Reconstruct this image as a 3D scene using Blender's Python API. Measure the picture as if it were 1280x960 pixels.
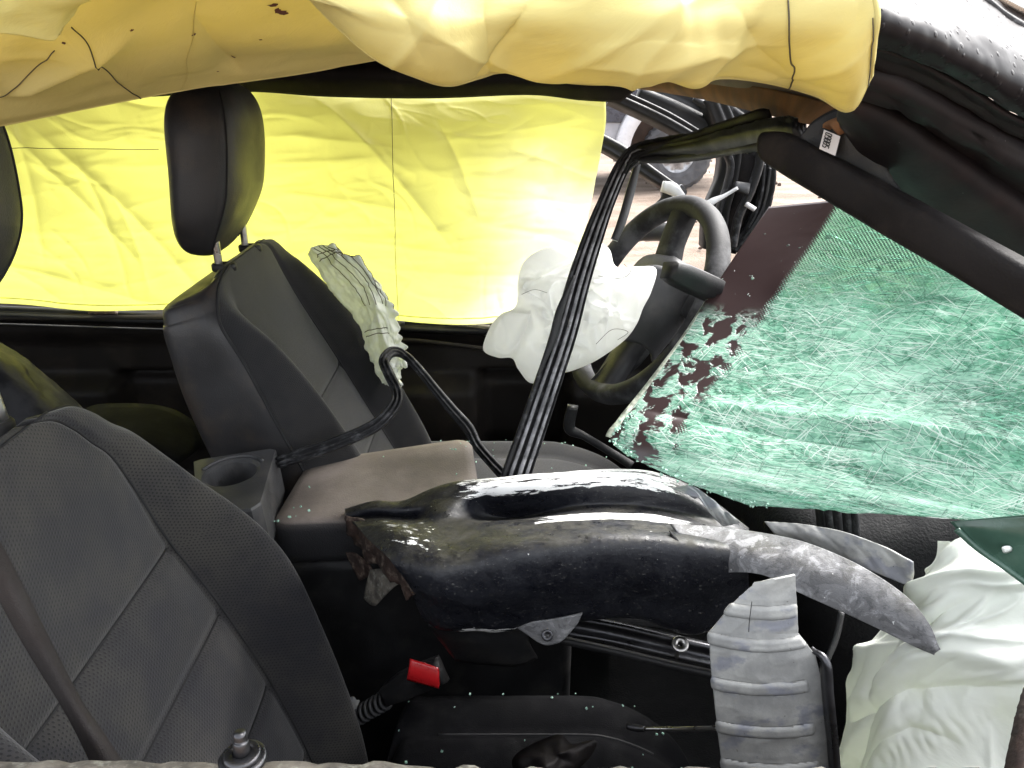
import bpy, math, random
import numpy as np
from mathutils import Vector, Matrix

for o in list(bpy.data.objects):
    bpy.data.objects.remove(o, do_unlink=True)
scene = bpy.context.scene
COL = scene.collection
random.seed(7)
RNG = np.random.default_rng(7)
R = math.radians

# ------------------------------------------------------------------ camera
PITCH = 22.2
CAMZ = 1.5
cam_d = bpy.data.cameras.new('camera')
cam_d.sensor_width = 36.0
cam_d.lens = 1000.0 / 1280.0 * 36.0
cam_d.clip_start = 0.02
cam_d.clip_end = 2000
cam = bpy.data.objects.new('camera', cam_d)
COL.objects.link(cam)
cam.location = (0, 0, CAMZ)
cam.rotation_euler = (R(90 - PITCH), 0, 0)
scene.camera = cam

# ------------------------------------------------------------------ world, sun, exposure
SUN_DIR = Vector((0.50, 0.42, 0.74)).normalized()
w = bpy.data.worlds.new('World')
scene.world = w
w.use_nodes = True
nt = w.node_tree
nt.nodes.clear()
wo = nt.nodes.new('ShaderNodeOutputWorld')
bg = nt.nodes.new('ShaderNodeBackground')
sky = nt.nodes.new('ShaderNodeTexSky')
sky.sky_type = 'NISHITA'
sky.sun_disc = False
sky.sun_elevation = math.asin(SUN_DIR.z)
sky.sun_rotation = math.atan2(SUN_DIR.x, SUN_DIR.y)
sky.air_density = 1.0
sky.dust_density = 4.0
hs = nt.nodes.new('ShaderNodeHueSaturation')
hs.inputs['Saturation'].default_value = 0.22
nt.links.new(sky.outputs[0], hs.inputs['Color'])
nt.links.new(hs.outputs[0], bg.inputs['Color'])
bg.inputs['Strength'].default_value = 0.15
nt.links.new(bg.outputs[0], wo.inputs['Surface'])

sd = bpy.data.lights.new('sun', 'SUN')
sd.energy = 1.5
sd.angle = R(30)
sd.color = (1.0, 0.97, 0.93)
so = bpy.data.objects.new('sun', sd)
COL.objects.link(so)
so.rotation_euler = SUN_DIR.to_track_quat('Z', 'Y').to_euler()

vs = scene.view_settings
vs.view_transform = 'Standard'
vs.look = 'None'
vs.exposure = 2.5
vs.gamma = 1.0
vs.use_curve_mapping = False

# ------------------------------------------------------------------ maths helpers
_cp, _sp = math.cos(R(PITCH)), math.sin(R(PITCH))


def _ray(u, v):
    a = (u - 640) / 1000.0
    b = (480 - v) / 1000.0
    return a, _cp + b * _sp, -_sp + b * _cp


def P(u, v, Y):
    dx, dy, dz = _ray(u, v)
    t = Y / dy
    return np.array([dx * t, Y, CAMZ + dz * t])


def PZ(u, v, z):
    dx, dy, dz = _ray(u, v)
    t = (z - CAMZ) / dz
    return np.array([dx * t, dy * t, z])


def cr_mat(n_out, n_in, ts=None):
    W = np.zeros((n_out, n_in))
    if ts is None:
        ts = np.linspace(0, 1, n_out)
    for i, tt in enumerate(ts):
        x = tt * (n_in - 1)
        k = min(int(x), n_in - 2)
        f = x - k
        c = [-.5 * f + f * f - .5 * f ** 3, 1 - 2.5 * f * f + 1.5 * f ** 3, .5 * f + 2 * f * f - 1.5 * f ** 3, -.5 * f * f + .5 * f ** 3]
        for j, cc in zip((k - 1, k, k + 1, k + 2), c):
            if j < 0:
                W[i, 0] += 2 * cc
                W[i, 1] -= cc
            elif j >= n_in:
                W[i, n_in - 1] += 2 * cc
                W[i, n_in - 2] -= cc
            else:
                W[i, j] += cc
    return W


def cr(pts, n):
    pts = np.asarray(pts, float)
    return cr_mat(n, len(pts)) @ pts


def lin(pts, n):
    pts = np.asarray(pts, float)
    x = np.linspace(0, len(pts) - 1, n)
    return np.stack([np.interp(x, np.arange(len(pts)), pts[:, k]) for k in range(pts.shape[1])], 1)


def resample(pts, n):
    pts = np.asarray(pts, float)
    d = np.r_[0, np.cumsum(np.linalg.norm(np.diff(pts, axis=0), axis=1))]
    x = np.linspace(0, d[-1], n)
    return np.stack([np.interp(x, d, pts[:, k]) for k in range(pts.shape[1])], 1)


def G(rows, nv, nu):
    c = np.array([[P(*p) for p in r] for r in rows])
    V = np.einsum('ij,jkl->ikl', cr_mat(nv, c.shape[0]), c)
    return np.einsum('ij,kjl->kil', cr_mat(nu, c.shape[1]), V)


def _h(ix, iy, s):
    n = (ix * 374761393 + iy * 668265263 + s * 144665) & 0x7fffffff
    n = ((n ^ (n >> 13)) * 1274126177) & 0x7fffffff
    n = n ^ (n >> 16)
    return (n & 0xffff) / 32767.5 - 1


def vn(x, y, s=0):
    x = np.asarray(x, float)
    y = np.asarray(y, float)
    ix, iy = np.floor(x).astype(np.int64), np.floor(y).astype(np.int64)
    fx, fy = x - ix, y - iy
    fx = fx ** 3 * (fx * (fx * 6 - 15) + 10)
    fy = fy ** 3 * (fy * (fy * 6 - 15) + 10)
    a = _h(ix, iy, s) * (1 - fx) + _h(ix + 1, iy, s) * fx
    b = _h(ix, iy + 1, s) * (1 - fx) + _h(ix + 1, iy + 1, s) * fx
    return a * (1 - fy) + b * fy


def fbm(x, y, s=0, o=4):
    r, a = 0, 1
    for i in range(o):
        r = r + a * vn(x, y, s + i * 17)
        x, y, a = x * 2.03 + 5.1, y * 2.03 + 1.7, a * .5
    return r


def ridged(x, y, s=0, o=3):
    r, a = 0, 1
    for i in range(o):
        r = r + a * (1 - np.abs(vn(x, y, s + i * 31))) ** 3
        x, y, a = x * 1.9 + 3.3, y * 1.9 + 9.2, a * .5
    return r


def sstep(a, b, x):
    t = np.clip((x - a) / (b - a), 0, 1)
    return t * t * (3 - 2 * t)


def normals(V):
    du = np.gradient(V, axis=1)
    dv = np.gradient(V, axis=0)
    n = np.cross(du, dv)
    n /= np.linalg.norm(n, axis=2, keepdims=True) + 1e-12
    c = np.array([0, 0, CAMZ]) - V
    sgn = np.sign((n * c).sum(2).mean())
    return n * (sgn if sgn else 1)


def metric_uv(V):
    du = np.linalg.norm(np.diff(V, axis=1), axis=2)
    dv = np.linalg.norm(np.diff(V, axis=0), axis=2)
    u = np.concatenate([np.zeros((V.shape[0], 1)), np.cumsum(du, 1)], 1)
    v = np.concatenate([np.zeros((1, V.shape[1])), np.cumsum(dv, 0)], 0)
    return np.stack([u, v], 2)


def unit_uv(V):
    a = np.linspace(0, 1, V.shape[1])[None, :].repeat(V.shape[0], 0)
    b = np.linspace(0, 1, V.shape[0])[:, None].repeat(V.shape[1], 1)
    return np.stack([a, b], 2)


def fold(a, b, p0, p1, wd, amp, sharp=1.0):
    """height of a crease from p0 to p1 in the sheet's own coordinates"""
    p0, p1 = np.array(p0, float), np.array(p1, float)
    d = p1 - p0
    L = np.hypot(*d)
    d /= L
    x, y = a - p0[0], b - p0[1]
    s = (x * d[0] + y * d[1]) / L
    q = np.abs(x * d[1] - y * d[0])
    env = sstep(-.05, .25, s) * (1 - sstep(.75, 1.05, s))
    return amp * env * np.exp(-(q / wd) ** sharp)


# ------------------------------------------------------------------ object helpers
ROOT = {}


def base_of(o):
    while o.parent:
        o = o.parent
    return ROOT.get(o.name, np.zeros(3))


def thing(name, label, cat, loc, group=None):
    o = bpy.data.objects.new(name, None)
    COL.objects.link(o)
    o.location = tuple(loc)
    o.empty_display_size = .05
    o['label'] = label
    o['category'] = cat
    if group:
        o['group'] = group
    ROOT[o.name] = np.array(loc, float)
    return o


def tag(o, label, cat, group=None):
    o['label'] = label
    o['category'] = cat
    if group:
        o['group'] = group
    return o


def raw(name, verts, faces, mats, parent=None, uvs=None, smooth=True, thick=0, offset=0, fmat=None, kind=None, label=None, origin=None):
    verts = np.asarray(verts, float)
    if parent is not None:
        org = base_of(parent)
    elif origin is not None:
        org = np.array(origin, float)
    else:
        org = np.array([verts[:, 0].mean(), verts[:, 1].mean(), verts[:, 2].min()])
    me = bpy.data.meshes.new(name)
    me.from_pydata((verts - org).tolist(), [], [list(map(int, f)) for f in faces])
    if not isinstance(mats, (list, tuple)):
        mats = [mats]
    for m in mats:
        me.materials.append(m)
    if uvs is not None:
        l = me.uv_layers.new(name='uv')
        l.data.foreach_set('uv', np.asarray(uvs, np.float32).ravel())
    if smooth:
        me.polygons.foreach_set('use_smooth', [True] * len(me.polygons))
    if fmat is not None:
        me.polygons.foreach_set('material_index', np.asarray(fmat, np.int32))
    me.update()
    o = bpy.data.objects.new(name, me)
    COL.objects.link(o)
    if parent is not None:
        o.parent = parent
    else:
        o.location = tuple(org)
        ROOT[o.name] = org
    if thick:
        md = o.modifiers.new('thickness', 'SOLIDIFY')
        md.thickness = thick
        md.offset = offset
    if kind:
        o['kind'] = kind
    if label:
        o['label'] = label
    return o


def grid(name, V, mats, parent=None, UV=None, close=False, cap=(False, False), fmat=None, keep=None, **k):
    nv, nu, _ = V.shape
    if UV is None:
        if close:
            V2 = np.concatenate([V, V[:, :1]], 1)
            UV = metric_uv(V2)
        else:
            UV = metric_uv(V)
    idx = np.arange(nv * nu).reshape(nv, nu)
    nx = np.roll(idx, -1, 1) if close else idx[:, 1:]
    cu = idx if close else idx[:, :-1]
    A, B, C_, D = cu[:-1], nx[:-1], nx[1:], cu[1:]
    F = np.stack([A, B, C_, D], 2).reshape(-1, 4)
    ua, ub, uc, ud = UV[:-1, :-1], UV[:-1, 1:], UV[1:, 1:], UV[1:, :-1]
    U = np.stack([ua, ub, uc, ud], 2).reshape(-1, 4, 2)
    if keep is not None:
        m = np.asarray(keep).ravel()
        F, U = F[m], U[m]
    faces = F.tolist()
    uvl = U.reshape(-1, 2)
    fm = None if fmat is None else list(np.asarray(fmat).ravel())
    for e, r in ((cap[0], 0), (cap[1], nv - 1)):
        if e:
            ring = idx[r].tolist()
            if r == 0:
                ring = ring[::-1]
            faces.append(ring)
            uvl = np.concatenate([uvl, UV[r, :len(ring)]], 0)
            if fm is not None:
                fm.append(fm[0])
    return raw(name, V.reshape(-1, 3), faces, mats, parent, uvs=uvl, fmat=fm, **k)


def frames(path, hint):
    path = np.asarray(path, float)
    T = np.gradient(path, axis=0)
    T /= np.linalg.norm(T, axis=1, keepdims=True)
    hint = np.asarray(hint, float)
    S = np.cross(T, hint[None, :])
    S /= np.linalg.norm(S, axis=1, keepdims=True) + 1e-9
    N = np.cross(S, T)
    return T, S, N


TOCAM = np.array([0, -.9, .43])


def ribbon(name, path, width, prof, back, mats, parent=None, n=60, hint=TOCAM, spline=True, rough=0, seed=0, fprof=None, **k):
    """strip swept along a path: prof = front profile (s -0.5..0.5, height m), back = thickness m"""
    path = np.asarray(path, float)
    pp = cr(path, n) if spline else lin(path, n)
    wd = np.interp(np.linspace(0, 1, n), np.linspace(0, 1, len(np.atleast_1d(width))), np.atleast_1d(width)) if np.ndim(width) else np.full(n, width)
    T, S, N = frames(pp, hint)
    prof = np.asarray(prof, float)
    ring = np.concatenate([prof, [[.5, -back], [-.5, -back]]], 0)
    m = len(ring)
    V = np.zeros((n, m, 3))
    for j, (s, h) in enumerate(ring):
        hh = h
        if rough:
            hh = h + rough * vn(np.arange(n) * .7, np.full(n, j * 1.3), seed)
            sw = wd * (1 + .5 * rough * 20 * vn(np.arange(n) * .5, np.full(n, j * .7), seed + 5))
        else:
            sw = wd
        V[:, j] = pp + S * (s * sw)[:, None] + N * (np.ones(n) * hh)[:, None]
    if fprof is not None:
        k['fmat'] = np.tile(np.array(fprof), (n - 1, 1))
    return grid(name, V, mats, parent, close=True, cap=(True, True), **k)


def tube(name, path, r, mats, parent=None, n=40, m=12, spline=True, hint=(.13, -.9, .41), sq=1.0, **k):
    path = np.asarray(path, float)
    pp = cr(path, n) if spline else lin(path, n)
    rr = np.interp(np.linspace(0, 1, n), np.linspace(0, 1, len(np.atleast_1d(r))), np.atleast_1d(r))
    T, S, N = frames(pp, hint)
    th = np.linspace(0, 2 * math.pi, m, endpoint=False)
    V = pp[:, None, :] + rr[:, None, None] * (np.cos(th)[None, :, None] * S[:, None, :] + sq * np.sin(th)[None, :, None] * N[:, None, :])
    return grid(name, V, mats, parent, close=True, cap=(True, True), **k)


def box(name, x, y, z, mats, parent=None, bev=.01, **k):
    (x0, x1), (y0, y1), (z0, z1) = x, y, z
    b = min(bev, (x1 - x0) / 2.1, (y1 - y0) / 2.1, (z1 - z0) / 2.1)
    def ring(z_, d):
        pts = []
        for cx, cy, a0 in ((x1 - b, y1 - b, 0), (x0 + b, y1 - b, 90), (x0 + b, y0 + b, 180), (x1 - b, y0 + b, 270)):
            for a in (0, 30, 60, 90):
                aa = R(a0 + a)
                pts.append((cx + (b - d) * math.cos(aa), cy + (b - d) * math.sin(aa), z_))
        return pts
    V = np.array([ring(z0, b * .9), ring(z0 + b * .3, b * .3), ring(z0 + b, 0), ring(z1 - b, 0), ring(z1 - b * .3, b * .3), ring(z1, b * .9)])
    return grid(name, V, mats, parent, close=True, cap=(True, True), **k)


def pillow(name, outline, front, back, mats, parent=None, nr=40, nt=160, wr=None, seed=0, centre=None, push=(0, 0, 0), **k):
    """inflated cloth or padded shape from an outline of (u,v,Y)"""
    pts = np.array([P(*p) for p in outline])
    ol = np.concatenate([pts, pts[:1]], 0)
    # closed catmull-rom
    n_in = len(pts)
    ext = np.concatenate([pts[-2:], pts, pts[:3]], 0)
    dense = cr(ext, (len(ext) - 1) * 12 + 1)[24:24 + n_in * 12 + 1]
    dense = resample(dense, nt + 1)[:-1]
    c = pts.mean(0) if centre is None else P(*centre)
    nrm = (np.array([0, 0, CAMZ]) - c)
    nrm /= np.linalg.norm(nrm)
    rs = np.linspace(0.02, 1, nr)
    def side(amp, sgn):
        sm = dense.copy()
        for _ in range(60):
            sm = (np.roll(sm, 3, 0) + np.roll(sm, -3, 0) + sm * 2) / 4
        wgt = ((1 - rs) ** .6)[:, None, None]
        ol_ = dense[None] * (1 - wgt) + sm[None] * wgt
        V = c[None, None, :] + (ol_ - c[None, None]) * rs[:, None, None]
        h = amp * (1 - rs ** 2.2) ** .75
        V = V + sgn * nrm[None, None] * h[:, None, None]
        return V
    F = side(front, 1)
    B = side(back, -1)[::-1]
    if wr:
        loc = F - c
        ex = np.cross([0, 0, 1], nrm)
        ex /= np.linalg.norm(ex)
        ez = np.cross(nrm, ex)
        a, b = (loc * ex).sum(2), (loc * ez).sum(2)
        hgt = wr(a, b) * (1 - rs[:, None] ** 6)
        F = F + nrm * hgt[:, :, None]
    V = np.concatenate([F, B[1:]], 0)
    return grid(name, V, mats, parent, close=True, cap=(True, True), **k)


def creases(a, b, n, seed, amp, wd=(.004, .012), ln=(.05, .18), ang=None):
    """many sharp cloth creases of random direction over a sheet"""
    rg = np.random.default_rng(seed)
    h = 0
    for _ in range(n):
        x0, y0 = rg.uniform(a.min(), a.max()), rg.uniform(b.min(), b.max())
        an = rg.uniform(0, math.pi) if ang is None else rg.normal(ang[0], ang[1])
        L = rg.uniform(*ln)
        d = np.array([math.cos(an), math.sin(an)]) * L / 2
        bend = rg.uniform(-6, 6)
        s_ = ((a - x0) * d[0] + (b - y0) * d[1]) / (L / 2)
        bx, by = a + bend * s_ ** 2 * -d[1] / L * 2, b + bend * s_ ** 2 * d[0] / L * 2
        h = h + fold(bx, by, (x0 - d[0], y0 - d[1]), (x0 + d[0], y0 + d[1]), rg.uniform(*wd), amp * rg.uniform(.4, 1) * rg.choice([1, 1, -1]), rg.uniform(1.15, 1.9))
    return h


def bag_wr(seed, amp):
    def f(a, b):
        wx = a + .04 * vn(a * 12, b * 12, seed + 2)
        wy = b + .04 * vn(a * 12 + 7, b * 12, seed + 3)
        return amp * .7 * fbm(wx * 8, wy * 8, seed + 9, 3) + creases(a, b, 44, seed, amp * 1.15, (.004, .010), (.05, .17)) - amp * .3
    return f



# ------------------------------------------------------------------ material helpers
class MT:
    def __init__(s, name):
        s.m = bpy.data.materials.new(name)
        s.m.use_nodes = True
        s.t = s.m.node_tree
        s.b = s.t.nodes['Principled BSDF']
        s.out = s.t.nodes['Material Output']
        s._uv = None
        s._ob = None

    def n(s, typ, **kw):
        x = s.t.nodes.new(typ)
        for k, v in kw.items():
            setattr(x, k, v)
        return x

    def l(s, a, b):
        s.t.links.new(a, b)

    def uv(s):
        if not s._uv:
            s._uv = s.n('ShaderNodeUVMap', uv_map='uv').outputs[0]
        return s._uv

    def ob(s):
        if not s._ob:
            s._ob = s.n('ShaderNodeTexCoord').outputs['Object']
        return s._ob

    def setin(s, sock, v):
        if isinstance(v, (int, float)):
            sock.default_value = v
        elif isinstance(v, tuple):
            if sock.type == 'VECTOR':
                sock.default_value = v[:3]
            else:
                sock.default_value = v if len(v) == 4 else (*v, 1)
        else:
            s.l(v, sock)

    def math(s, op, a, b=None, c=None, clamp=False):
        x = s.n('ShaderNodeMath', operation=op, use_clamp=clamp)
        s.setin(x.inputs[0], a)
        if b is not None:
            s.setin(x.inputs[1], b)
        if c is not None:
            s.setin(x.inputs[2], c)
        return x.outputs[0]

    def map(s, vec, scale=(1, 1, 1), rot=(0, 0, 0), loc=(0, 0, 0)):
        x = s.n('ShaderNodeMapping')
        s.l(vec, x.inputs[0])
        x.inputs['Location'].default_value = loc
        x.inputs['Rotation'].default_value = rot
        x.inputs['Scale'].default_value = scale
        return x.outputs[0]

    def noise(s, vec, scale, detail=4, rough=.55, dist=0):
        x = s.n('ShaderNodeTexNoise')
        s.l(vec, x.inputs['Vector'])
        x.inputs['Scale'].default_value = scale
        x.inputs['Detail'].default_value = detail
        x.inputs['Roughness'].default_value = rough
        x.inputs['Distortion'].default_value = dist
        return x.outputs[0]

    def vor(s, vec, scale, feature='F1', out='Distance', rnd=1.0):
        x = s.n('ShaderNodeTexVoronoi', feature=feature)
        s.l(vec, x.inputs['Vector'])
        x.inputs['Scale'].default_value = scale
        x.inputs['Randomness'].default_value = rnd
        return x.outputs[out]

    def ramp(s, f, a, b, lo=0.0, hi=1.0):
        x = s.n('ShaderNodeMapRange', interpolation_type='SMOOTHSTEP')
        s.setin(x.inputs['Value'], f)
        x.inputs['From Min'].default_value = a
        x.inputs['From Max'].default_value = b
        x.inputs['To Min'].default_value = lo
        x.inputs['To Max'].default_value = hi
        return x.outputs[0]

    def mix(s, f, a, b):
        x = s.n('ShaderNodeMix', data_type='RGBA')
        s.setin(x.inputs[0], f)
        s.setin(x.inputs[6], a)
        s.setin(x.inputs[7], b)
        return x.outputs[2]

    def sep(s, vec):
        x = s.n('ShaderNodeSeparateXYZ')
        s.l(vec, x.inputs[0])
        return x.outputs

    def bump(s, h, strength=.3, dist=.01, normal=None):
        x = s.n('ShaderNodeBump')
        s.l(h, x.inputs['Height'])
        x.inputs['Strength'].default_value = strength
        x.inputs['Distance'].default_value = dist
        if normal is not None:
            s.l(normal, x.inputs['Normal'])
        return x.outputs[0]

    def set(s, **kw):
        names = dict(col='Base Color', rough='Roughness', metal='Metallic', spec='Specular IOR Level', coat='Coat Weight', coatr='Coat Roughness', normal='Normal', sheen='Sheen Weight', trans='Transmission Weight', ior='IOR', alpha='Alpha')
        for k, v in kw.items():
            s.setin(s.b.inputs[names[k]], v)
        return s


def boxmask(t, x, y, x0, x1, y0, y1, e=.02):
    a = t.math('MULTIPLY', t.ramp(x, x0 - e, x0 + e), t.ramp(x, x1 - e, x1 + e, 1, 0))
    b = t.math('MULTIPLY', t.ramp(y, y0 - e, y0 + e), t.ramp(y, y1 - e, y1 + e, 1, 0))
    return t.math('MULTIPLY', a, b)


def mat_simple(name, col, rough=.5, metal=0, bump=0, bscale=200, var=.25, coat=0, spec=.5, vscale=12, dust=None, dustamt=.4):
    t = MT(name)
    ob = t.ob()
    nz = t.noise(ob, vscale, 5)
    c2 = tuple(x * (1 - var) for x in col)
    c3 = tuple(min(1, x * (1 + var)) for x in col)
    c = t.mix(t.ramp(nz, .3, .7), c2, c3)
    if dust:
        dn = t.noise(ob, vscale * 1.7, 6, .65)
        c = t.mix(t.ramp(dn, .48, .75, 0, dustamt), c, dust)
    t.set(col=c, rough=t.ramp(t.noise(ob, vscale * 2, 4), .25, .75, max(.05, rough - .12), min(1, rough + .12)), metal=metal, coat=coat, spec=spec)
    if bump:
        t.set(normal=t.bump(t.noise(ob, bscale, 3), bump, .002))
    return t.m


def mat_fabric(name, base, dust, amt=.5, pitch=.0044, dots=True):
    t = MT(name)
    uv = t.uv()
    x = t.sep(uv)
    k = 2 * math.pi / pitch
    kx = t.math('MULTIPLY', x[0], k)
    ky = t.math('MULTIPLY', x[1], k)
    c1 = t.math('COSINE', kx)
    c2 = t.math('COSINE', t.math('MULTIPLY_ADD', kx, .5, t.math('MULTIPLY', ky, .866)))
    c3 = t.math('COSINE', t.math('MULTIPLY_ADD', kx, .5, t.math('MULTIPLY', ky, -.866)))
    s = t.math('ADD', t.math('ADD', c1, c2), c3)
    hole = t.ramp(s, .3, 2.0)
    fine = t.noise(uv, 1800, 2)
    ob = t.ob()
    d = t.noise(ob, 5.5, 6, .62)
    d2 = t.noise(ob, 26, 5, .6)
    dm = t.math('ADD', t.math('MULTIPLY', d, .75), t.math('MULTIPLY', d2, .25))
    c = t.mix(t.ramp(dm, .38, .68, 0, amt), base, dust)
    speck = t.ramp(t.noise(uv, 260, 2), .74, .80)
    c = t.mix(t.math('MULTIPLY', speck, .35), c, (.3, .28, .25))
    if dots:
        c = t.mix(t.math('MULTIPLY', hole, .72), c, tuple(q * .28 for q in base))
    c = t.mix(t.ramp(fine, .3, .7, 0, .25), c, tuple(q * .6 for q in base))
    t.set(col=c, rough=.93, spec=.2, sheen=.25)
    h = t.math('ADD', t.math('MULTIPLY', hole, -1.0), t.math('MULTIPLY', fine, .5))
    t.set(normal=t.bump(h, .35, .0016))
    return t.m


def mat_cloth(name, col, col2, transl=.5, stains=None, tint=None, glow_patch=False):
    t = MT(name)
    uv = t.uv()
    nz = t.noise(uv, 5, 5, .6)
    c = t.mix(t.ramp(nz, .3, .72), col, col2)
    if stains:
        for (scale, lo, hi, sc) in stains:
            c = t.mix(t.ramp(t.noise(uv, scale, 5, .6), lo, hi), c, sc)
    xy = t.sep(uv)
    glow_mask = None
    if glow_patch:                                       # blown-out light at the lower right, painted into colour and translucency
        glow_mask = t.ramp(t.math('MULTIPLY_ADD', t.noise(uv, 3.5, 4, .6), .35, xy[0]), 1.38, 1.78)
        glow_mask = t.math('MULTIPLY', glow_mask, t.ramp(t.math('MULTIPLY_ADD', t.noise(uv, 5, 4, .6), .2, xy[1]), .16, .34))
        c = t.mix(glow_mask, c, (.86, .86, .66))
    cr_ = t.noise(uv, 22, 6, .7, .6)
    h = cr_
    nrm = t.bump(h, .22, .004)
    t.set(col=c, rough=.62, spec=.35, normal=nrm)
    tr = t.n('ShaderNodeBsdfTranslucent')
    t.setin(tr.inputs['Color'], c if tint is None else (tint if glow_mask is None else t.mix(glow_mask, tint, (.92, .92, .74))))
    t.l(nrm, tr.inputs['Normal'])
    mx = t.n('ShaderNodeMixShader')
    t.setin(mx.inputs[0], transl if glow_mask is None else t.math('MULTIPLY_ADD', glow_mask, .2, transl))
    t.l(t.b.outputs[0], mx.inputs[1])
    t.l(tr.outputs[0], mx.inputs[2])
    t.l(mx.outputs[0], t.out.inputs['Surface'])
    return t.m


# ------------------------------------------------------------------ materials
M = {}
M['fabric'] = mat_fabric('grey_mesh_fabric', (.024, .024, .028), (.068, .063, .054), .85)
M['fabric_plain'] = mat_fabric('grey_plain_fabric', (.022, .022, .024), (.048, .045, .041), .6, .003, True)
M['vinyl'] = mat_simple('charcoal_vinyl', (.030, .030, .034), .5, bump=.35, bscale=420, dust=(.10, .09, .075), dustamt=.35, vscale=7)
M['vinyl_brown'] = mat_simple('dusty_black_vinyl', (.022, .021, .022), .46, bump=.3, bscale=520, dust=(.12, .085, .055), dustamt=.4, vscale=5)
M['vinyl_black'] = mat_simple('black_seat_cloth', (.003, .003, .0038), .9, bump=.3, bscale=500, spec=.12, dust=(.03, .03, .03), dustamt=.25)
M['seam'] = mat_simple('seam_thread', (.012, .012, .013), .8)
M['plastic'] = mat_simple('black_plastic', (.014, .014, .015), .5, spec=.35, bump=.25, bscale=600, dust=(.07, .065, .055), dustamt=.3)
M['plastic_grey'] = mat_simple('grey_plastic', (.05, .05, .052), .5, bump=.25, bscale=600, dust=(.12, .11, .1), dustamt=.4)
M['trim_dark'] = mat_simple('dark_trim', (.010, .0085, .0085), .6, spec=.18, bump=.2, bscale=500, dust=(.05, .04, .032), dustamt=.35)
M['dash'] = mat_simple('dark_dash_skin', (.009, .009, .010), .8, bump=.7, bscale=260, spec=.15)
M['carpet'] = mat_simple('black_carpet', (.010, .010, .011), .95, bump=.6, bscale=300)
M['door_trim'] = mat_simple('dark_door_trim', (.014, .0115, .010), .55, spec=.25, bump=.25, bscale=500, dust=(.05, .04, .03), dustamt=.5, vscale=4)
M['rubber'] = mat_simple('black_rubber', (.012, .012, .013), .6, spec=.3, bump=.3, bscale=250, dust=(.16, .16, .17), dustamt=.55, vscale=30)
M['rubber_grey'] = mat_simple('dusty_grey_rubber', (.19, .19, .20), .6, bump=.5, bscale=300, var=.5, vscale=40, dust=(.02, .02, .02), dustamt=.8)
M['chrome'] = mat_simple('dull_steel', (.45, .44, .42), .3, metal=1, bump=.1)
M['steel_dark'] = mat_simple('dark_steel', (.075, .075, .08), .35, metal=.9, bump=.2)
M['red'] = mat_simple('red_plastic', (.62, .015, .02), .3, var=.15, spec=.6)
M['stain'] = mat_simple('dried_brown_stain', (.085, .030, .018), .8)
M['thread'] = mat_simple('dark_thread', (.06, .05, .03), .8)
M['brown_liner'] = mat_simple('brown_headliner', (.20, .095, .040), .9, bump=.5, bscale=350, var=.3, vscale=25)
M['grey_liner'] = mat_simple('grey_headliner', (.20, .165, .135), .95, bump=.5, bscale=350, var=.2)
M['belt'] = mat_simple('brown_webbing', (.012, .008, .007), .75, bump=.5, bscale=700)
M['white_tag'] = mat_simple('white_label', (.62, .60, .60), .6, var=.06)
M['ink'] = mat_simple('black_ink', (.03, .03, .03), .7)
M['tyre'] = mat_simple('dusty_tyre', (.07, .07, .075), .85, bump=.6, bscale=60, dust=(.13, .12, .11), dustamt=.5)
M['rim'] = mat_simple('alloy_rim', (.42, .42, .43), .4, metal=.6)
M['truck_white'] = mat_simple('white_truck_paint', (.55, .55, .57), .35, var=.06)
M['truck_dark'] = mat_simple('dark_truck_paint', (.030, .035, .052), .3, coat=.5)
M['rust_dark'] = mat_simple('rusty_chassis', (.06, .038, .028), .9, bump=.5, bscale=60)
M['silver_truck'] = mat_simple('pale_silver_paint', (.38, .38, .41), .35, var=.08)
M['glass_dark'] = mat_simple('dark_glass', (.02, .025, .03), .08)
M['white_fabric_tear'] = mat_simple('white_strap', (.75, .75, .74), .7)
M['grime'] = mat_simple('grimy_edge', (.10, .09, .075), .9, bump=.9, bscale=150, var=.55, vscale=60, dust=(.28, .28, .24), dustamt=.8)
M['rusty'] = mat_simple('rusty_edge', (.035, .020, .015), .8, bump=.9, bscale=120, var=.5, dust=(.35, .28, .22), dustamt=.5, vscale=40)

M['curtain_far'] = mat_cloth('yellow_curtain_nylon', (.70, .70, .32), (.76, .75, .40), .58, tint=(.82, .82, .37), glow_patch=True)
M['curtain_near'] = mat_cloth('ochre_curtain_nylon', (.58, .51, .20), (.64, .57, .25), .30,
                              stains=[(70, .79, .81, (.20, .10, .04)), (9, .66, .8, (.36, .30, .16))], tint=(.60, .51, .15))
M['curtain_lit'] = mat_cloth('lit_curtain_nylon', (.72, .68, .30), (.75, .72, .36), .5, tint=(.85, .8, .3))  # same cloth as the near curtain, with the flap's brighter light in its colour
M['airbag'] = mat_cloth('white_airbag_nylon', (.86, .87, .85), (.89, .90, .88), .5, stains=[(55, .80, .84, (.22, .17, .12))], tint=(.94, .95, .93))
M['airbag_side'] = mat_cloth('pale_side_airbag_nylon', (.88, .89, .86), (.92, .93, .91), .42, tint=(.88, .92, .86))
M['airbag_green'] = mat_cloth('pale_green_airbag_nylon', (.77, .79, .74), (.82, .83, .79), .30, stains=[(70, .80, .83, (.2, .18, .12))], tint=(.74, .78, .68))


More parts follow.
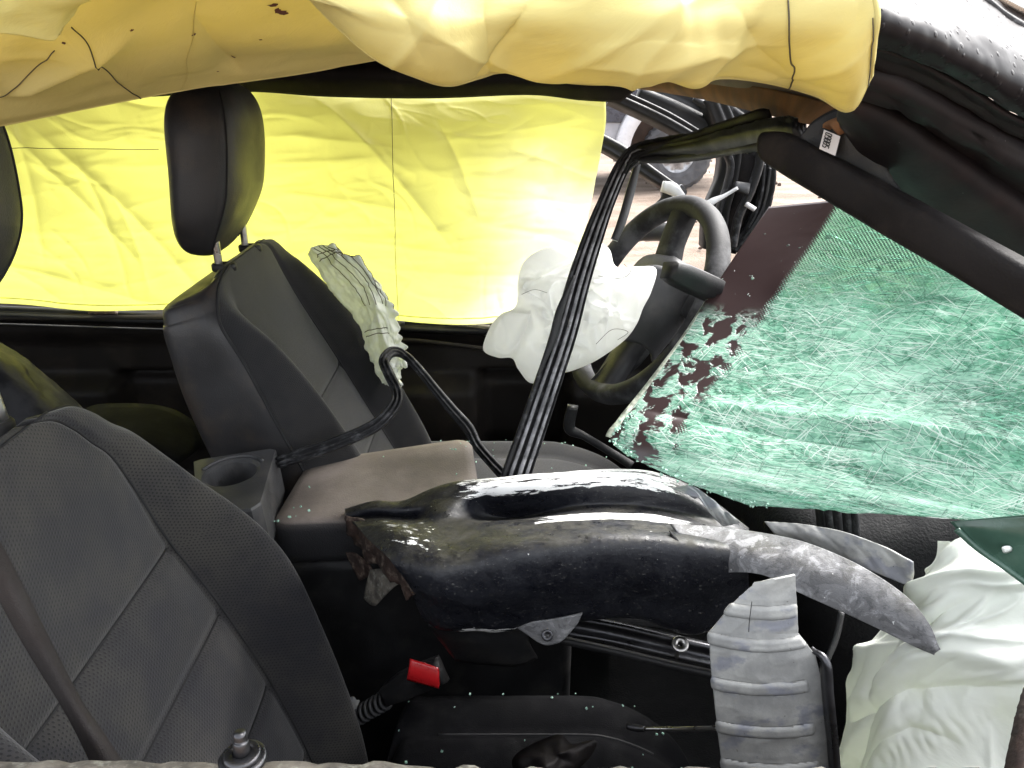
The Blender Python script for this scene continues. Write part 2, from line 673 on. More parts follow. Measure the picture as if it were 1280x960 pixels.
def mat_lid():
    t = MT('console_vinyl')
    ob = t.ob()
    nz = t.noise(ob, 9, 6, .6)
    c = t.mix(t.ramp(nz, .32, .7), (.165, .138, .118), (.27, .23, .20))
    sc = t.noise(t.map(ob, (18, 3, 3)), 4, 5)
    c = t.mix(t.ramp(sc, .6, .75, 0, .35), c, (.24, .20, .17))
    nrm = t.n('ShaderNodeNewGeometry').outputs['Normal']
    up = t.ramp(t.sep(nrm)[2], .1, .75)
    c = t.mix(up, (.020, .020, .022), c)  # near black on side faces, brown where the face turns up
    t.set(col=c, rough=.62, normal=t.bump(t.vor(ob, 420), .3, .0015))
    return t.m


M['lid'] = mat_lid()


def mat_wreck_paint(name, scratches=True, greyer=0.0):
    """chipped dark navy paint: dirt lies on the upper faces, white primer shows in scratches (uv 0..1)"""
    t = MT(name)
    uv = t.uv()
    ob = t.ob()
    x = t.sep(uv)
    base = t.mix(t.ramp(t.noise(ob, 14, 5), .35, .7), (.006, .0065, .010), (.015, .016, .021))
    if greyer:
        base = t.mix(t.ramp(t.noise(ob, 9, 7, .6), .30, .60, .7, 1), base, (.21, .21, .215))
        base = t.mix(t.ramp(t.noise(ob, 70, 5, .7), .55, .7, 0, .7), base, (.05, .05, .055))
    nrm = t.n('ShaderNodeNewGeometry').outputs['Normal']
    up = t.ramp(t.sep(nrm)[2], .35, .9)
    dirt = t.math('MULTIPLY', up, t.ramp(t.noise(ob, 34, 7, .75), .38, .66))
    c = t.mix(t.math('MULTIPLY', dirt, .62), base, (.046, .043, .029))
    fine = t.ramp(t.noise(t.map(ob, (.5, 1, 1)), 300, 4, .7), .60, .70)
    c = t.mix(t.math('MULTIPLY', fine, .45), c, (.20, .195, .18))
    if greyer:
        mot = t.noise(t.map(ob, (.7, 1, 1)), 48, 7, .72, .8)
        c = t.mix(t.ramp(mot, .52, .60, 0, .6), c, (.40, .40, .41))
        c = t.mix(t.ramp(mot, .46, .40, 0, .6), c, (.07, .07, .072))
    fleck = t.ramp(t.noise(ob, 150, 2, .5), .765, .785)
    c = t.mix(fleck, c, (.75, .75, .73))
    nz = t.noise(t.map(uv, (16, 46, 1), (0, 0, .12)), 1.0, 8, .74, .3)
    nz2 = t.noise(t.map(uv, (5, 60, 1), (0, 0, -.05)), 1.0, 5, .7, .2)
    total = None
    if scratches:
        for (a0, a1, b0, b1, thr) in scratches:
            mk = t.math('MULTIPLY', boxmask(t, x[0], x[1], a0, a1, -.5, 1.5, .10), boxmask(t, x[0], x[1], -.5, 1.5, b0, b1, .03))
            s = t.ramp(t.math('MULTIPLY', t.math('MULTIPLY_ADD', nz2, .45, t.math('MULTIPLY_ADD', nz, .8, -.12)), mk), thr, thr + .02)
            total = s if total is None else t.math('MAXIMUM', total, s)
        c = t.mix(total, c, (.82, .82, .80))
    rgh = t.ramp(t.noise(ob, 60, 6, .7), .35, .65, .26, .58)
    if total is not None:
        rgh = t.math('MAXIMUM', rgh, t.math('MULTIPLY', total, .8))
    rgh = t.math('MAXIMUM', rgh, t.math('MULTIPLY', dirt, .72))
    t.set(col=c, rough=rgh, spec=.45)
    h = t.math('ADD', t.math('MULTIPLY', t.noise(ob, 150, 7, .75), 1.0), t.math('MULTIPLY', t.noise(ob, 24, 3), 2.0))
    t.set(normal=t.bump(h, .30, .004))
    return t.m


M['wreck'] = mat_wreck_paint('chipped_navy_paint', [(.0, .14, .05, .62, .56), (.04, .40, .36, .58, .575), (.36, .88, .07, .23, .45),
                                                       (.50, .92, .37, .47, .452), (.30, .56, .86, .96, .45), (.02, .5, .25, .75, .70)])
M['wreck_grey'] = mat_wreck_paint('scuffed_grey_paint', None, 1.0)
M['pillar_paint'] = None


def mat_pillar():
    t = MT('wet_black_paint')
    ob = t.ob()
    c = t.mix(t.ramp(t.noise(ob, 10, 5), .4, .7), (.010, .009, .010), (.020, .016, .017))
    t.set(col=c, rough=.36, spec=.08)
    h = t.math('ADD', t.ramp(t.vor(ob, 130), .12, .3, 1, 0), t.math('MULTIPLY', t.noise(ob, 30, 3), .6))
    t.set(normal=t.bump(h, .25, .003))
    return t.m


M['pillar_paint'] = mat_pillar()


def mat_pillar_under():
    t = MT('primed_dark_red_steel')
    ob = t.ob()
    c = t.mix(t.ramp(t.noise(ob, 8, 5), .35, .7), (.007, .006, .007), (.020, .012, .012))
    c = t.mix(t.ramp(t.noise(ob, 320, 2), .76, .8), c, (.2, .19, .18))
    t.set(col=c, rough=.6, spec=.2, normal=t.bump(t.noise(ob, 40, 4), .15, .004))
    return t.m


M['pillar_under'] = mat_pillar_under()


def mat_windshield():
    t = MT('shattered_green_glass')
    uv = t.uv()                                     # metres: x from the left edge, y from the top
    x = t.sep(uv)
    warp = t.noise(t.map(uv, (4, 9, 1)), 1.2, 3, .5)
    # crumbled cells between the cracks, finer streaks in a few directions
    def streak(an, sx, sy, lo, hi, off, amt=1.0, det=0):
        v_ = t.map(t.map(uv, rot=(0, 0, an)), (sx, sy, 1), loc=(off, off * .7, 0))
        return t.ramp(t.noise(v_, 1.0, det, .5, 0), lo, hi, 0, amt)
    wl = None
    for q in ((.04, 10, 520, .70, .74, 1.3), (-.16, 9, 480, .70, .74, 4.1), (.34, 12, 520, .71, .75, 7.7), (-.55, 14, 520, .72, .76, 2.9), (.9, 16, 500, .72, .76, 9.1), (1.35, 14, 520, .73, .77, 5.5)):
        k_ = streak(*q)
        wl = k_ if wl is None else t.math('MAXIMUM', wl, k_)
    dl = None
    for q in ((-.08, 9, 420, .70, .74, 21.3), (.22, 10, 440, .70, .74, 14.1), (-.42, 12, 420, .71, .75, 17.7), (1.45, 12, 460, .72, .76, 19.0)):
        k_ = streak(*q)
        dl = k_ if dl is None else t.math('MAXIMUM', dl, k_)
    vv1 = t.map(t.map(uv, rot=(0, 0, .1)), (1.0, 1.8, 1))
    vv2 = t.map(t.map(uv, rot=(0, 0, -.5)), (1.0, 1.5, 1))
    e1_ = t.vor(vv1, 150, 'DISTANCE_TO_EDGE')
    e2_ = t.vor(vv2, 70, 'DISTANCE_TO_EDGE')
    cv2 = t.sep(t.vor(vv1, 150, 'F1', 'Color'))[0]
    cv3 = t.sep(t.vor(vv2, 70, 'F1', 'Color'))[1]
    cv = t.noise(t.map(t.map(uv, rot=(0, 0, .08)), (14, 60, 1)), 1.0, 5, .6)
    tone = t.math('ADD', t.math('MULTIPLY', cv, .45), t.math('ADD', t.math('MULTIPLY', cv2, .34), t.math('MULTIPLY_ADD', warp, 1.3, -.52)))
    tone = t.math('ADD', tone, t.math('MULTIPLY_ADD', cv3, .26, -.13))
    c = t.mix(t.ramp(tone, .15, .95), (.15, .38, .27), (.50, .82, .65))
    edge1 = t.math('MULTIPLY', t.ramp(e1_, .0, .10, 1, 0), t.ramp(t.noise(uv, 60, 2), .45, .6))
    c = t.mix(t.math('MULTIPLY', edge1, .45), c, (.80, .93, .86))
    edge2 = t.math('MULTIPLY', t.ramp(e2_, .0, .03, 1, 0), t.ramp(t.noise(uv, 25, 2), .48, .56))
    c = t.mix(t.math('MULTIPLY', edge2, .8), c, (.06, .20, .14))
    c = t.mix(t.math('MULTIPLY', dl, .7), c, (.05, .17, .12))
    c = t.mix(t.math('MULTIPLY', wl, .9), c, (.90, .97, .92))
    lines = wl
    # painted border band along the left edge, fading into dots
    width = t.math('MULTIPLY_ADD', x[1], -.06, .118)
    wob = t.math('MULTIPLY_ADD', t.noise(uv, 16, 5, .6), .05, -.025)
    edge = t.math('SUBTRACT', t.math('ADD', x[0], t.math('MULTIPLY', wob, t.ramp(x[1], .1, .24))), width)
    k = 2 * math.pi / .0052
    dots = t.math('ADD', t.math('MULTIPLY', t.math('COSINE', t.math('MULTIPLY', t.math('ADD', x[0], x[1]), k)), .5), t.math('MULTIPLY', t.math('COSINE', t.math('MULTIPLY', t.math('SUBTRACT', x[0], x[1]), k)), .5))
    band = t.ramp(t.math('SUBTRACT', edge, t.math('MULTIPLY', dots, .008)), -.001, .001, 1, 0)
    # patches flaked off the band low down
    fl = t.noise(uv, 30, 4, .6, .5)
    flake = t.math('MULTIPLY', t.ramp(x[1], .20, .27), t.ramp(fl, .46, .53))
    fl2 = t.math('MULTIPLY', t.ramp(t.noise(t.map(uv, (1, 1, 1), (0, 0, .8)), 60, 3), .67, .70), t.ramp(x[1], .0, .05))
    band = t.math('MULTIPLY', band, t.math('SUBTRACT', 1.0, t.math('MAXIMUM', flake, fl2), clamp=True))
    # dot matrix area near the top
    zone = t.math('MULTIPLY', t.ramp(t.math('MULTIPLY_ADD', t.noise(uv, 14, 4, .6), .12, x[1]), .27, .17), t.ramp(x[0], .42, .26))
    upper = t.math('MULTIPLY', zone, t.ramp(dots, .05, .30))
    c = t.mix(t.math('MULTIPLY', zone, .5), c, (.10, .20, .14))
    c = t.mix(t.math('MULTIPLY', upper, .8), c, (.022, .030, .026))
    c = t.mix(band, c, (.030, .016, .016))
    rough = t.mix(band, (.22, .22, .22), (.32, .32, .32))
    h = t.math('ADD', t.math('MULTIPLY', cv, .8), t.math('ADD', t.math('MULTIPLY', cv2, 1.1), t.math('SUBTRACT', t.math('MULTIPLY', wl, .6), edge2)))
    h = t.math('MULTIPLY', h, t.math('SUBTRACT', 1.0, band, clamp=True))
    nrm = t.bump(h, .45, .0025)
    t.set(col=c, rough=rough, spec=.7, normal=nrm)
    tr = t.n('ShaderNodeBsdfTranslucent')
    t.setin(tr.inputs['Color'], c)
    mx = t.n('ShaderNodeMixShader')
    t.l(t.math('MULTIPLY', t.math('SUBTRACT', 1.0, band, clamp=True), .45), mx.inputs[0])
    t.l(t.b.outputs[0], mx.inputs[1])
    t.l(tr.outputs[0], mx.inputs[2])
    tp = t.n('ShaderNodeBsdfTransparent')
    tp.inputs[0].default_value = (.62, .95, .80, 1)
    mx2 = t.n('ShaderNodeMixShader')
    thin = t.math('MULTIPLY', t.math('SUBTRACT', 1.0, band, clamp=True), t.math('MAXIMUM', t.ramp(tone, .50, .15, .04, .6), t.math('MULTIPLY', t.math('SUBTRACT', zone, upper, clamp=True), .62)))
    t.l(thin, mx2.inputs[0])
    t.l(mx.outputs[0], mx2.inputs[1])
    t.l(tp.outputs[0], mx2.inputs[2])
    t.l(mx2.outputs[0], t.out.inputs['Surface'])
    return t.m


M['windshield'] = mat_windshield()
M['shard'] = mat_simple('white_glint_splinter', (.90, .96, .92), .10, var=.04, spec=1.0, coat=.6)  # glass splinters whose specular glints are put into the white base colour
M['crumb'] = mat_simple('green_glass_crumb', (.42, .66, .54), .2, var=.4, vscale=80, spec=.8)
M['glass_rim'] = mat_simple('dirty_laminate_rim', (.34, .36, .29), .5, bump=.5, bscale=200, var=.5, vscale=70, dust=(.12, .22, .15), dustamt=.8)
M['crack'] = mat_simple('dark_crack', (.015, .06, .045), .4)
M['green_dark'] = mat_simple('dark_green_glass', (.045, .095, .070), .25, bump=.15, bscale=90, dust=(.12, .19, .15), dustamt=.4)


def mat_plate():
    t = MT('oxidised_aluminium')
    ob = t.ob()
    c = t.mix(t.ramp(t.noise(ob, 16, 6, .65), .35, .68), (.24, .242, .236), (.38, .38, .36))
    c = t.mix(t.ramp(t.noise(t.map(ob, (1, 1, 1.6)), 22, 4, .6), .52, .62, 0, .8), c, (.19, .197, .23))
    c = t.mix(t.ramp(t.noise(ob, 180, 3), .70, .78, 0, .8), c, (.07, .06, .05))
    c = t.mix(t.ramp(t.noise(ob, 35, 5, .7), .66, .76, 0, .7), c, (.20, .16, .10))
    t.set(col=c, rough=.6, metal=.25, spec=.4, normal=t.bump(t.noise(ob, 60, 6, .7), .25, .003))
    return t.m


M['plate'] = mat_plate()


def mat_ground():
    t = MT('dry_dirt')
    ob = t.ob()
    a = t.noise(t.map(ob, (.5, 1.4, 1)), 1.6, 8, .65)
    c = t.mix(t.ramp(a, .35, .66), (.125, .088, .064), (.225, .172, .134))
    c = t.mix(t.ramp(t.noise(ob, 14, 6, .7), .6, .72, 0, .7), c, (.14, .095, .07))
    t.set(col=c, rough=.95, normal=t.bump(t.noise(ob, 18, 8, .7), .6, .05))
    return t.m


M['ground'] = mat_ground()

# ================================================================== setting
X, Yg = np.meshgrid(np.r_[-600, -200, -60, np.linspace(-14, 14, 57), 60, 200, 600], np.r_[-300, -60, -10, np.linspace(-2, 26, 57), 60, 200, 900])
Zg = .035 * fbm(X * .8, Yg * 1.1, 3) * (np.abs(X) < 16) * (np.abs(Yg) < 30) - .02
g = grid('ground', np.stack([X, Yg, Zg], 2), M['ground'], origin=(0, 0, 0))
g['kind'] = 'structure'

# loose stones and clods on the yard, all one uncountable scatter
sv, sf = [], []
for i in range(420):
    px, py = random.uniform(-3, 7), random.uniform(3.2, 16)
    rr = random.uniform(.008, .035)
    k0 = len(sv)
    for dz, q in ((-.4, .8), (.25, .9), (.7, .4)):
        for a in range(6):
            an = a * math.pi / 3 + random.uniform(-.3, .3)
            q2 = q * random.uniform(.75, 1.2)
            sv.append((px + rr * q2 * math.cos(an), py + rr * q2 * math.sin(an), rr * dz + .0))
    for r_ in range(2):
        for a in range(6):
            b = (a + 1) % 6
            sf.append((k0 + r_ * 6 + a, k0 + r_ * 6 + b, k0 + r_ * 6 + 6 + b, k0 + r_ * 6 + 6 + a))
    sf.append([k0 + 12 + a for a in range(6)])
st = raw('gravel', sv, sf, M['rust_dark'], smooth=False, kind='stuff', origin=(0, 0, 0))

# ================================================================== parked pickup in the yard
tk = thing('pickup_truck', 'white and dark parked pickup with knobbly tyre seen beyond the driver door', 'truck', (1.0, 10.9, 0))


def prism(name, poly, y0, y1, mat, parent, **k):
    n = len(poly)
    v = [(x, y0, z) for x, z in poly] + [(x, y1, z) for x, z in poly]
    f = [list(range(n))[::-1], list(range(n, 2 * n))] + [(i, (i + 1) % n, n + (i + 1) % n, n + i) for i in range(n)]
    return raw(name, v, f, mat, parent, smooth=False, **k)


WX, WZ, WR = 2.0, .40, .42
arc = [(WX + .60 * math.cos(R(a)), WZ + .60 * math.sin(R(a))) for a in range(180, 29, -15)]
prism('lower_body', [(-3.2, .56), (1.40, .56), (1.40, .78), (-3.2, .78)], 10.05, 11.9, M['silver_truck'], tk)
prism('upper_body', [(-3.2, .79), (1.41, .79), (1.43, 1.12), (2.5, 1.16), (2.6, .98), (2.5, .95)][:3] + [(1.42, 1.15), (-3.2, 1.15)], 10.0, 11.95, M['truck_dark'], tk)
prism('cab', [(-1.9, 1.16), (.9, 1.16), (.35, 1.80), (-1.5, 1.82)], 10.15, 11.8, M['truck_dark'], tk)
prism('window', [(-1.6, 1.22), (.6, 1.22), (.25, 1.72), (-1.4, 1.74)], 10.13, 10.15, M['glass_dark'], tk)
prism('hood', [(1.43, 1.06), (3.0, 1.0), (3.0, 1.10), (1.43, 1.15)], 10.1, 11.85, M['truck_dark'], tk)
prism('chassis', [(-3.2, .44), (1.3, .44), (3.0, .55), (3.0, .75), (1.42, .80), (-3.2, .54)], 10.3, 11.6, M['rust_dark'], tk)
fl = []
for a in np.linspace(186, 30, 22):
    for r_, y_ in ((.60, 9.98), (.60, 9.90), (.76, 9.90), (.78, 10.0)):
        fl.append((WX + r_ * math.cos(R(a)), y_, WZ + .02 + r_ * 1.05 * math.sin(R(a))))
fl = np.array(fl).reshape(22, 4, 3)[:12]
grid('fender_flare', fl, M['truck_white'], tk, close=True, cap=(True, True))


def wheel(parent, wx, y0):
    prof = [(.20, .0), (.25, -.02), (.36, -.03), (.40, .0), (.42, .03), (.42, .22), (.40, .25), (.25, .26)]
    n = 96
    V = np.zeros((len(prof), n, 3))
    for i, (r_, d) in enumerate(prof):
        for j in range(n):
            a = 2 * math.pi * j / n
            rr = r_ - (.010 if (i in (4, 5) and j % 3 == 0) else 0)
            V[i, j] = (wx + rr * math.cos(a), y0 + d, WZ + rr * math.sin(a))
    w_ = thing_part = grid('wheel', V, M['tyre'], parent, close=True, smooth=False)
    V = np.zeros((6, 40, 3))
    for i, (r_, d) in enumerate([(.22, -.005), (.205, .03), (.17, .035), (.09, -.005), (.06, -.02), (.02, -.022)]):
        for j in range(40):
            a = 2 * math.pi * j / 40
            dd = d + (.05 if (i in (2,) and j % 5 < 2) else 0)
            V[i, j] = (wx + r_ * math.cos(a), y0 + dd, WZ + r_ * math.sin(a))
    grid('rim', V, M['rim'], w_, close=True, cap=(False, True))


wheel(tk, WX, 9.98)
wheel(tk, -2.3, 9.98)
wheel(tk, WX, 11.6)
wheel(tk, -2.3, 11.6)

# ================================================================== wrecked car shell
car = thing('wrecked_car', 'black wrecked car body with cut roof, dark door trim and bent pillars', 'car', (0, 1.2, 0))
# roof slab with headliner
V = []
for z, ins in ((1.525, 0), (1.54, -.015), (1.575, -.02), (1.588, .02)):
    V.append([(-1.9 - ins, .685 - ins, z), (-1.2, .68 - ins, z), (-.4, .68 - ins, z), (.33 + ins, .70 - ins, z), (.41 + ins, .9, z), (.34 + ins, 1.4, z), (.28 + ins, 1.86 + ins, z), (-.6, 1.90 + ins, z), (-1.9 - ins, 1.90 + ins, z)])  # front edge pushed forward, an added overhang that shades the headliner edge
V = np.array(V)
grid('roof', V, M['pillar_paint'], car, close=True, cap=(False, True), smooth=False)
hv = [(x, y, 1.523) for x, y in ((-1.88, .70), (.31, .72), (.29, .9), (.22, 1.4), (.175, 1.85), (-1.88, 1.88))]
hv2 = [(x, y, z - .012) for x, y, z in hv]
raw('headliner', hv + hv2, [[0, 1, 2, 3, 4, 5], [11, 10, 9, 8, 7, 6]] + [(i, (i + 1) % 6, 6 + (i + 1) % 6, 6 + i) for i in range(6)], M['trim_dark'], car, smooth=False)
flat = [(-.5, 0), (-.45, .006), (.45, .006), (.5, 0)]
PX = lambda px, Y: px * Y / 1000 / 1.05
# far roof rail trim with ragged lower edge
V = G([[(-120, 70, 1.83), (150, 72, 1.83), (300, 74, 1.83), (420, 74, 1.83), (540, 76, 1.83), (660, 78, 1.83), (730, 80, 1.83), (800, 84, 1.83)],
       [(-120, 92, 1.80), (150, 95, 1.80), (300, 92, 1.80), (420, 92, 1.80), (540, 95, 1.80), (660, 97, 1.80), (730, 100, 1.80), (800, 102, 1.80)],
       [(-120, 120, 1.83), (150, 118, 1.83), (300, 110, 1.83), (408, 117, 1.83), (540, 119, 1.83), (660, 114, 1.83), (725, 121, 1.83), (775, 124, 1.83)]], 14, 90)
grid('roof_rail', V, M['trim_dark'], car, thick=.02, offset=0)
# brown front edge of the headliner
V = G([[(740, 92, 1.80), (850, 80, 1.45), (950, 80, 1.05), (1095, 80, .70)],
       [(745, 98, 1.78), (850, 92, 1.43), (950, 105, 1.04), (1092, 122, .70)],
       [(762, 103, 1.77), (860, 106, 1.42), (955, 120, 1.03), (1088, 150, .70)]], 20, 60)
grid('headliner_edge', V, M['grey_liner'], car, thick=.01, offset=1)
V = G([[(762, 97, 1.765), (860, 97, 1.410), (955, 110, 1.020), (1075, 138, .695)],
       [(770, 106, 1.765), (862, 113, 1.41), (955, 132, 1.02), (1040, 154, .70)],
       [(775, 108, 1.80), (866, 122, 1.43), (955, 143, 1.04), (1030, 160, .715)]], 14, 60)
grid('headliner_edge', V, M['brown_liner'], car, thick=.012, offset=1, label='torn brown edge of the headliner')

# far (driver side) door panel: profile in z with sill bead, recess, armrest
nx, nz = 200, 90
xs = np.linspace(-1.95, .75, nx)
zs = np.linspace(.935, .22, nz)
XX, ZZ = np.meshgrid(xs, zs)
YY = 1.925 - .035 * sstep(.885, .90, ZZ) * 0 + 0
YY = 1.93 - .045 * np.exp(-((ZZ - .905) / .016) ** 2) + .035 * sstep(.86, .80, ZZ) - .05 * sstep(.74, .68, ZZ) * sstep(.45, .55, ZZ)
for (a, b, c, d) in ((-1.06, -.80, .36, .74), (-.10, .16, .40, .745), (-1.75, -1.4, .4, .7)):
    m = sstep(a, a + .03, XX) * sstep(b, b - .03, XX) * sstep(c, c + .03, ZZ) * sstep(d, d - .03, ZZ)
    YY = YY + .09 * m
YY += .006 * fbm(XX * 3, ZZ * 3, 9)
grid('door_panel', np.stack([XX, YY, ZZ], 2), M['door_trim'], car, thick=.02, offset=1)
# window sill strip along the top of that door with channel
ribbon('window_sill', [P(-90, 386, 1.90), P(60, 392, 1.90), P(210, 398, 1.90), P(400, 402, 1.90), P(560, 409, 1.90), P(690, 412, 1.90)], .030,
       [(-.5, 0), (-.42, .01), (-.2, .012), (-.1, .004), (.05, .004), (.12, .012), (.42, .01), (.5, 0)], .03, M['plastic'], car)
ribbon('sill_trim', [P(-60, 403, 1.875), P(60, 407, 1.875), P(210, 412, 1.875)], .004, flat, .004, M['plastic_grey'], car)
ribbon('sill_clip', [P(112, 390, 1.88), P(145, 390, 1.88)], .012, flat, .01, M['rusty'], car, n=6)
ribbon('sill_trim', [P(476, 405, 1.87), P(505, 402, 1.87)], .012, flat, .006, M['plastic_grey'], car, n=6)
ribbon('sill_trim', [P(560, 403, 1.875), P(625, 411, 1.875)], .012, flat, .006, M['grime'], car, n=6)
ribbon('door_rib', [P(480, 432, 1.90), P(505, 425, 1.89), P(560, 430, 1.885), P(640, 440, 1.88), P(700, 446, 1.88)], .010, flat, .01, M['door_trim'], car)

# floor, rear bulkhead, near door
fz = np.array([[(x, y, .30 + .03 * math.sin(x * 3)) for x in np.linspace(-1.95, 1.2, 24)] for y in np.linspace(.44, 1.95, 14)])
grid('floor_pan', fz, M['carpet'], car, thick=.02)
box('rear_bulkhead', (-2.0, -1.93), (.46, 1.93), (.28, 1.48), M['carpet'], car)
box('near_door_panel', (-1.9, 1.1), (.405, .452), (.22, .998), M['door_trim'], car, bev=.012)
# gritty near window sill at the very bottom of the view
V = []
for x in np.linspace(-.75, .60, 160):
    z0 = 1.010 if x < -.1 else 1.010 - .006 * float(sstep(-.1, .0, x))
    j = .0035 * float(fbm(np.array(x * 60), np.array(1.0), 4))
    V.append([(x, .405, z0 - .03), (x, .408, z0 - .004 + j), (x, .42, z0 + j), (x, .440, z0 + .001 + j * .8), (x, .452, z0 - .004 + j), (x, .456, z0 - .03)])
grid('door_sill', np.array(V), M['grime'], car, close=True, cap=(True, True))
# dashboard
secs = []
for y in np.linspace(.93, 1.88, 30):
    e = 1 - .9 * max(0, (abs(y - 1.405) / .475) ** 10)
    c = np.array([(.50, .45), (.46, .60), (.40, .74), (.385, .83), (.42, .885), (.52, .905), (.70, .93), (.95, .93), (.95, .40)])
    d = cr(np.concatenate([c]), 40)
    mid = d.mean(0)
    d = mid + (d - mid) * (.6 + .4 * e)
    secs.append([(x, y, z) for x, z in d])
dash_o = grid('dashboard', np.array(secs), M['dash'], car, close=True, cap=(True, True))
box('firewall', (1.0, 1.08), (.42, 1.95), (.25, .95), M['carpet'], car)
V = np.array([[(x, y, .93 + .06 * math.sin((y - .4) / 1.6 * math.pi) - .03 * (x - 1)) for x in np.linspace(1.05, 2.1, 16)] for y in np.linspace(.38, 2.0, 18)])
grid('hood', V, M['pillar_paint'], car, thick=.01)

# near A pillar: wet painted outer skin rolling over into a dark ribbed underside
V = G([[(1030, -130, .66), (1130, -90, .68), (1230, -40, .72), (1330, 10, .76), (1430, 60, .8)],
       [(1020, -75, .58), (1120, -32, .60), (1220, 12, .64), (1320, 62, .68), (1420, 115, .72)],
       [(1015, -30, .52), (1110, 2, .54), (1205, 44, .58), (1300, 95, .62), (1410, 150, .66)],
       [(1020, 8, .50), (1110, 28, .52), (1195, 66, .56), (1290, 118, .60), (1400, 170, .64)],
       [(1020, 35, .515), (1105, 55, .535), (1190, 92, .575), (1285, 145, .615), (1395, 195, .655)]], 40, 90)
nrm = normals(V)
uvm = metric_uv(V)
V = V + nrm * (.0014 * fbm(uvm[:, :, 0] * 30, uvm[:, :, 1] * 30, 12))[:, :, None]
outer = V
ap = thing('windscreen_pillar', 'thick wet black roof pillar cut off at the top right with water drops', 'car pillar', P(1180, 120, .56))
grid('outer_skin', V, M['pillar_paint'], ap, thick=.004, offset=-1)
V = G([[(1020, 35, .519), (1105, 55, .539), (1190, 92, .579), (1285, 145, .619), (1395, 195, .659)],
       [(1020, 62, .555), (1105, 78, .575), (1190, 118, .615), (1285, 172, .655), (1395, 225, .695)],
       [(1030, 88, .555), (1105, 105, .575), (1190, 150, .615), (1285, 205, .655), (1395, 262, .695)],
       [(1040, 110, .60), (1105, 128, .62), (1190, 182, .66), (1285, 245, .70), (1395, 312, .74)],
       [(1050, 128, .60), (1105, 158, .62), (1190, 216, .66), (1285, 282, .70), (1395, 360, .74)],
       [(1055, 165, .74), (1105, 235, .74), (1190, 310, .76), (1285, 375, .78), (1395, 440, .80)]], 60, 90)
nrm = normals(V)
uvm = metric_uv(V)
cr_ = .006 * np.exp(-((uvm[:, :, 1] - .075) / .004) ** 2) + .004 * np.exp(-((uvm[:, :, 1] - .03) / .006) ** 2)
V = V + nrm * (cr_ + .002 * fbm(uvm[:, :, 0] * 14, uvm[:, :, 1] * 14, 2))[:, :, None]
grid('inner_skin', V, M['pillar_under'], ap, thick=.004, offset=-1)
skin_v = V.copy()
ribbon('edge_seal', [P(1190, -30, .655), P(1240, 18, .665), P(1290, 48, .675), P(1360, 85, .69)], .014, [(-.5, 0), (-.3, .006), (0, .009), (.3, .006), (.5, 0)], .004, M['rubber'], ap)
ribbon('chrome_strip', [P(1215, -20, .67), P(1255, 4, .675), P(1300, 27, .685), P(1360, 60, .70)], .007, flat, .004, M['chrome'], ap)
# water drops lying on the skin


def drops(Vs, n, rows_, cols_, sizes, upmin=-1):
    dv, df = [], []
    nn = normals(Vs)
    while n > 0:
        a, b = random.randrange(*rows_), random.randrange(*cols_)
        c, nv_ = Vs[a, b], nn[a, b]
        if nv_[2] < upmin:
            n -= .1
            continue
        n -= 1
        r_ = random.choice(sizes)
        tx = Vs[a, b + 1] - c
        c = c + tx * random.random()
        tx /= np.linalg.norm(tx)
        ty = np.cross(nv_, tx)
        el = random.uniform(1, 2.2)
        k0 = len(dv)
        for h_, q in ((0, 1), (.45, .85), (.75, .5)):
            for j in range(7):
                an = 2 * math.pi * j / 7
                dv.append(c + nv_ * (h_ * r_) + tx * (q * r_ * math.cos(an)) + ty * (q * r_ * el * math.sin(an)))
        for r2 in range(2):
            for j in range(7):
                j2 = (j + 1) % 7
                df.append((k0 + r2 * 7 + j, k0 + r2 * 7 + j2, k0 + r2 * 7 + 7 + j2, k0 + r2 * 7 + 7 + j))
        df.append([k0 + 14 + j for j in range(7)])
    return dv, df


dv, df = drops(outer, 330, (4, 38), (8, 80), (.0008, .0012, .0012, .0018, .0026))
t = MT('water')
t.set(col=(.6, .62, .66), rough=.03, trans=.6, ior=1.33, spec=.8)
M['water'] = t.m
raw('water_drops', dv, df, M['water'], ap, kind='stuff')

# ================================================================== loose pillar trim with sticker
tr = thing('pillar_trim', 'long dark plastic pillar trim hanging diagonally with a white number sticker', 'trim panel', P(1100, 250, .62))
top = [(950, 166, .78), (985, 166, .75), (1030, 188, .71), (1100, 226, .66), (1190, 274, .60), (1300, 336, .54), (1380, 380, .50)]
bot = [(949, 196, .77), (978, 216, .745), (1020, 242, .705), (1095, 286, .655), (1180, 336, .595), (1300, 406, .535), (1380, 450, .495)]
a, b = np.array([P(*q) for q in top]), np.array([P(*q) for q in bot])
V = []
A_, B_ = cr(a, 70), cr(b, 70)
for i in range(70):
    ax = B_[i] - A_[i]
    nr_ = np.cross(ax, A_[min(i + 1, 69)] - A_[max(i - 1, 0)])
    nr_ /= np.linalg.norm(nr_)
    if np.dot(nr_, np.array([0, 0, 1.5]) - A_[i]) < 0:
        nr_ = -nr_
    ring = []
    e = 1 - .75 * max(0, 1 - i / 4.0) ** 2
    for an in np.linspace(0, 2 * math.pi, 28, endpoint=False):
        c_, s_ = math.cos(an), math.sin(an)
        ring.append(A_[i] + ax * (.5 - .5 * e * np.sign(c_) * abs(c_) ** .6) + nr_ * (.011 * e * np.sign(s_) * abs(s_) ** .6))
    V.append(ring)
grid('trim_cover', np.array(V), M['trim_dark'], tr, close=True, cap=(True, True))
V = G([[(1000, 172, .735), (1020, 150, .73), (1055, 135, .715), (1078, 150, .70)],
       [(1008, 178, .73), (1030, 172, .72), (1060, 165, .70), (1100, 195, .68)],
       [(1020, 188, .715), (1040, 196, .705), (1070, 212, .69), (1130, 245, .655)]], 14, 24)
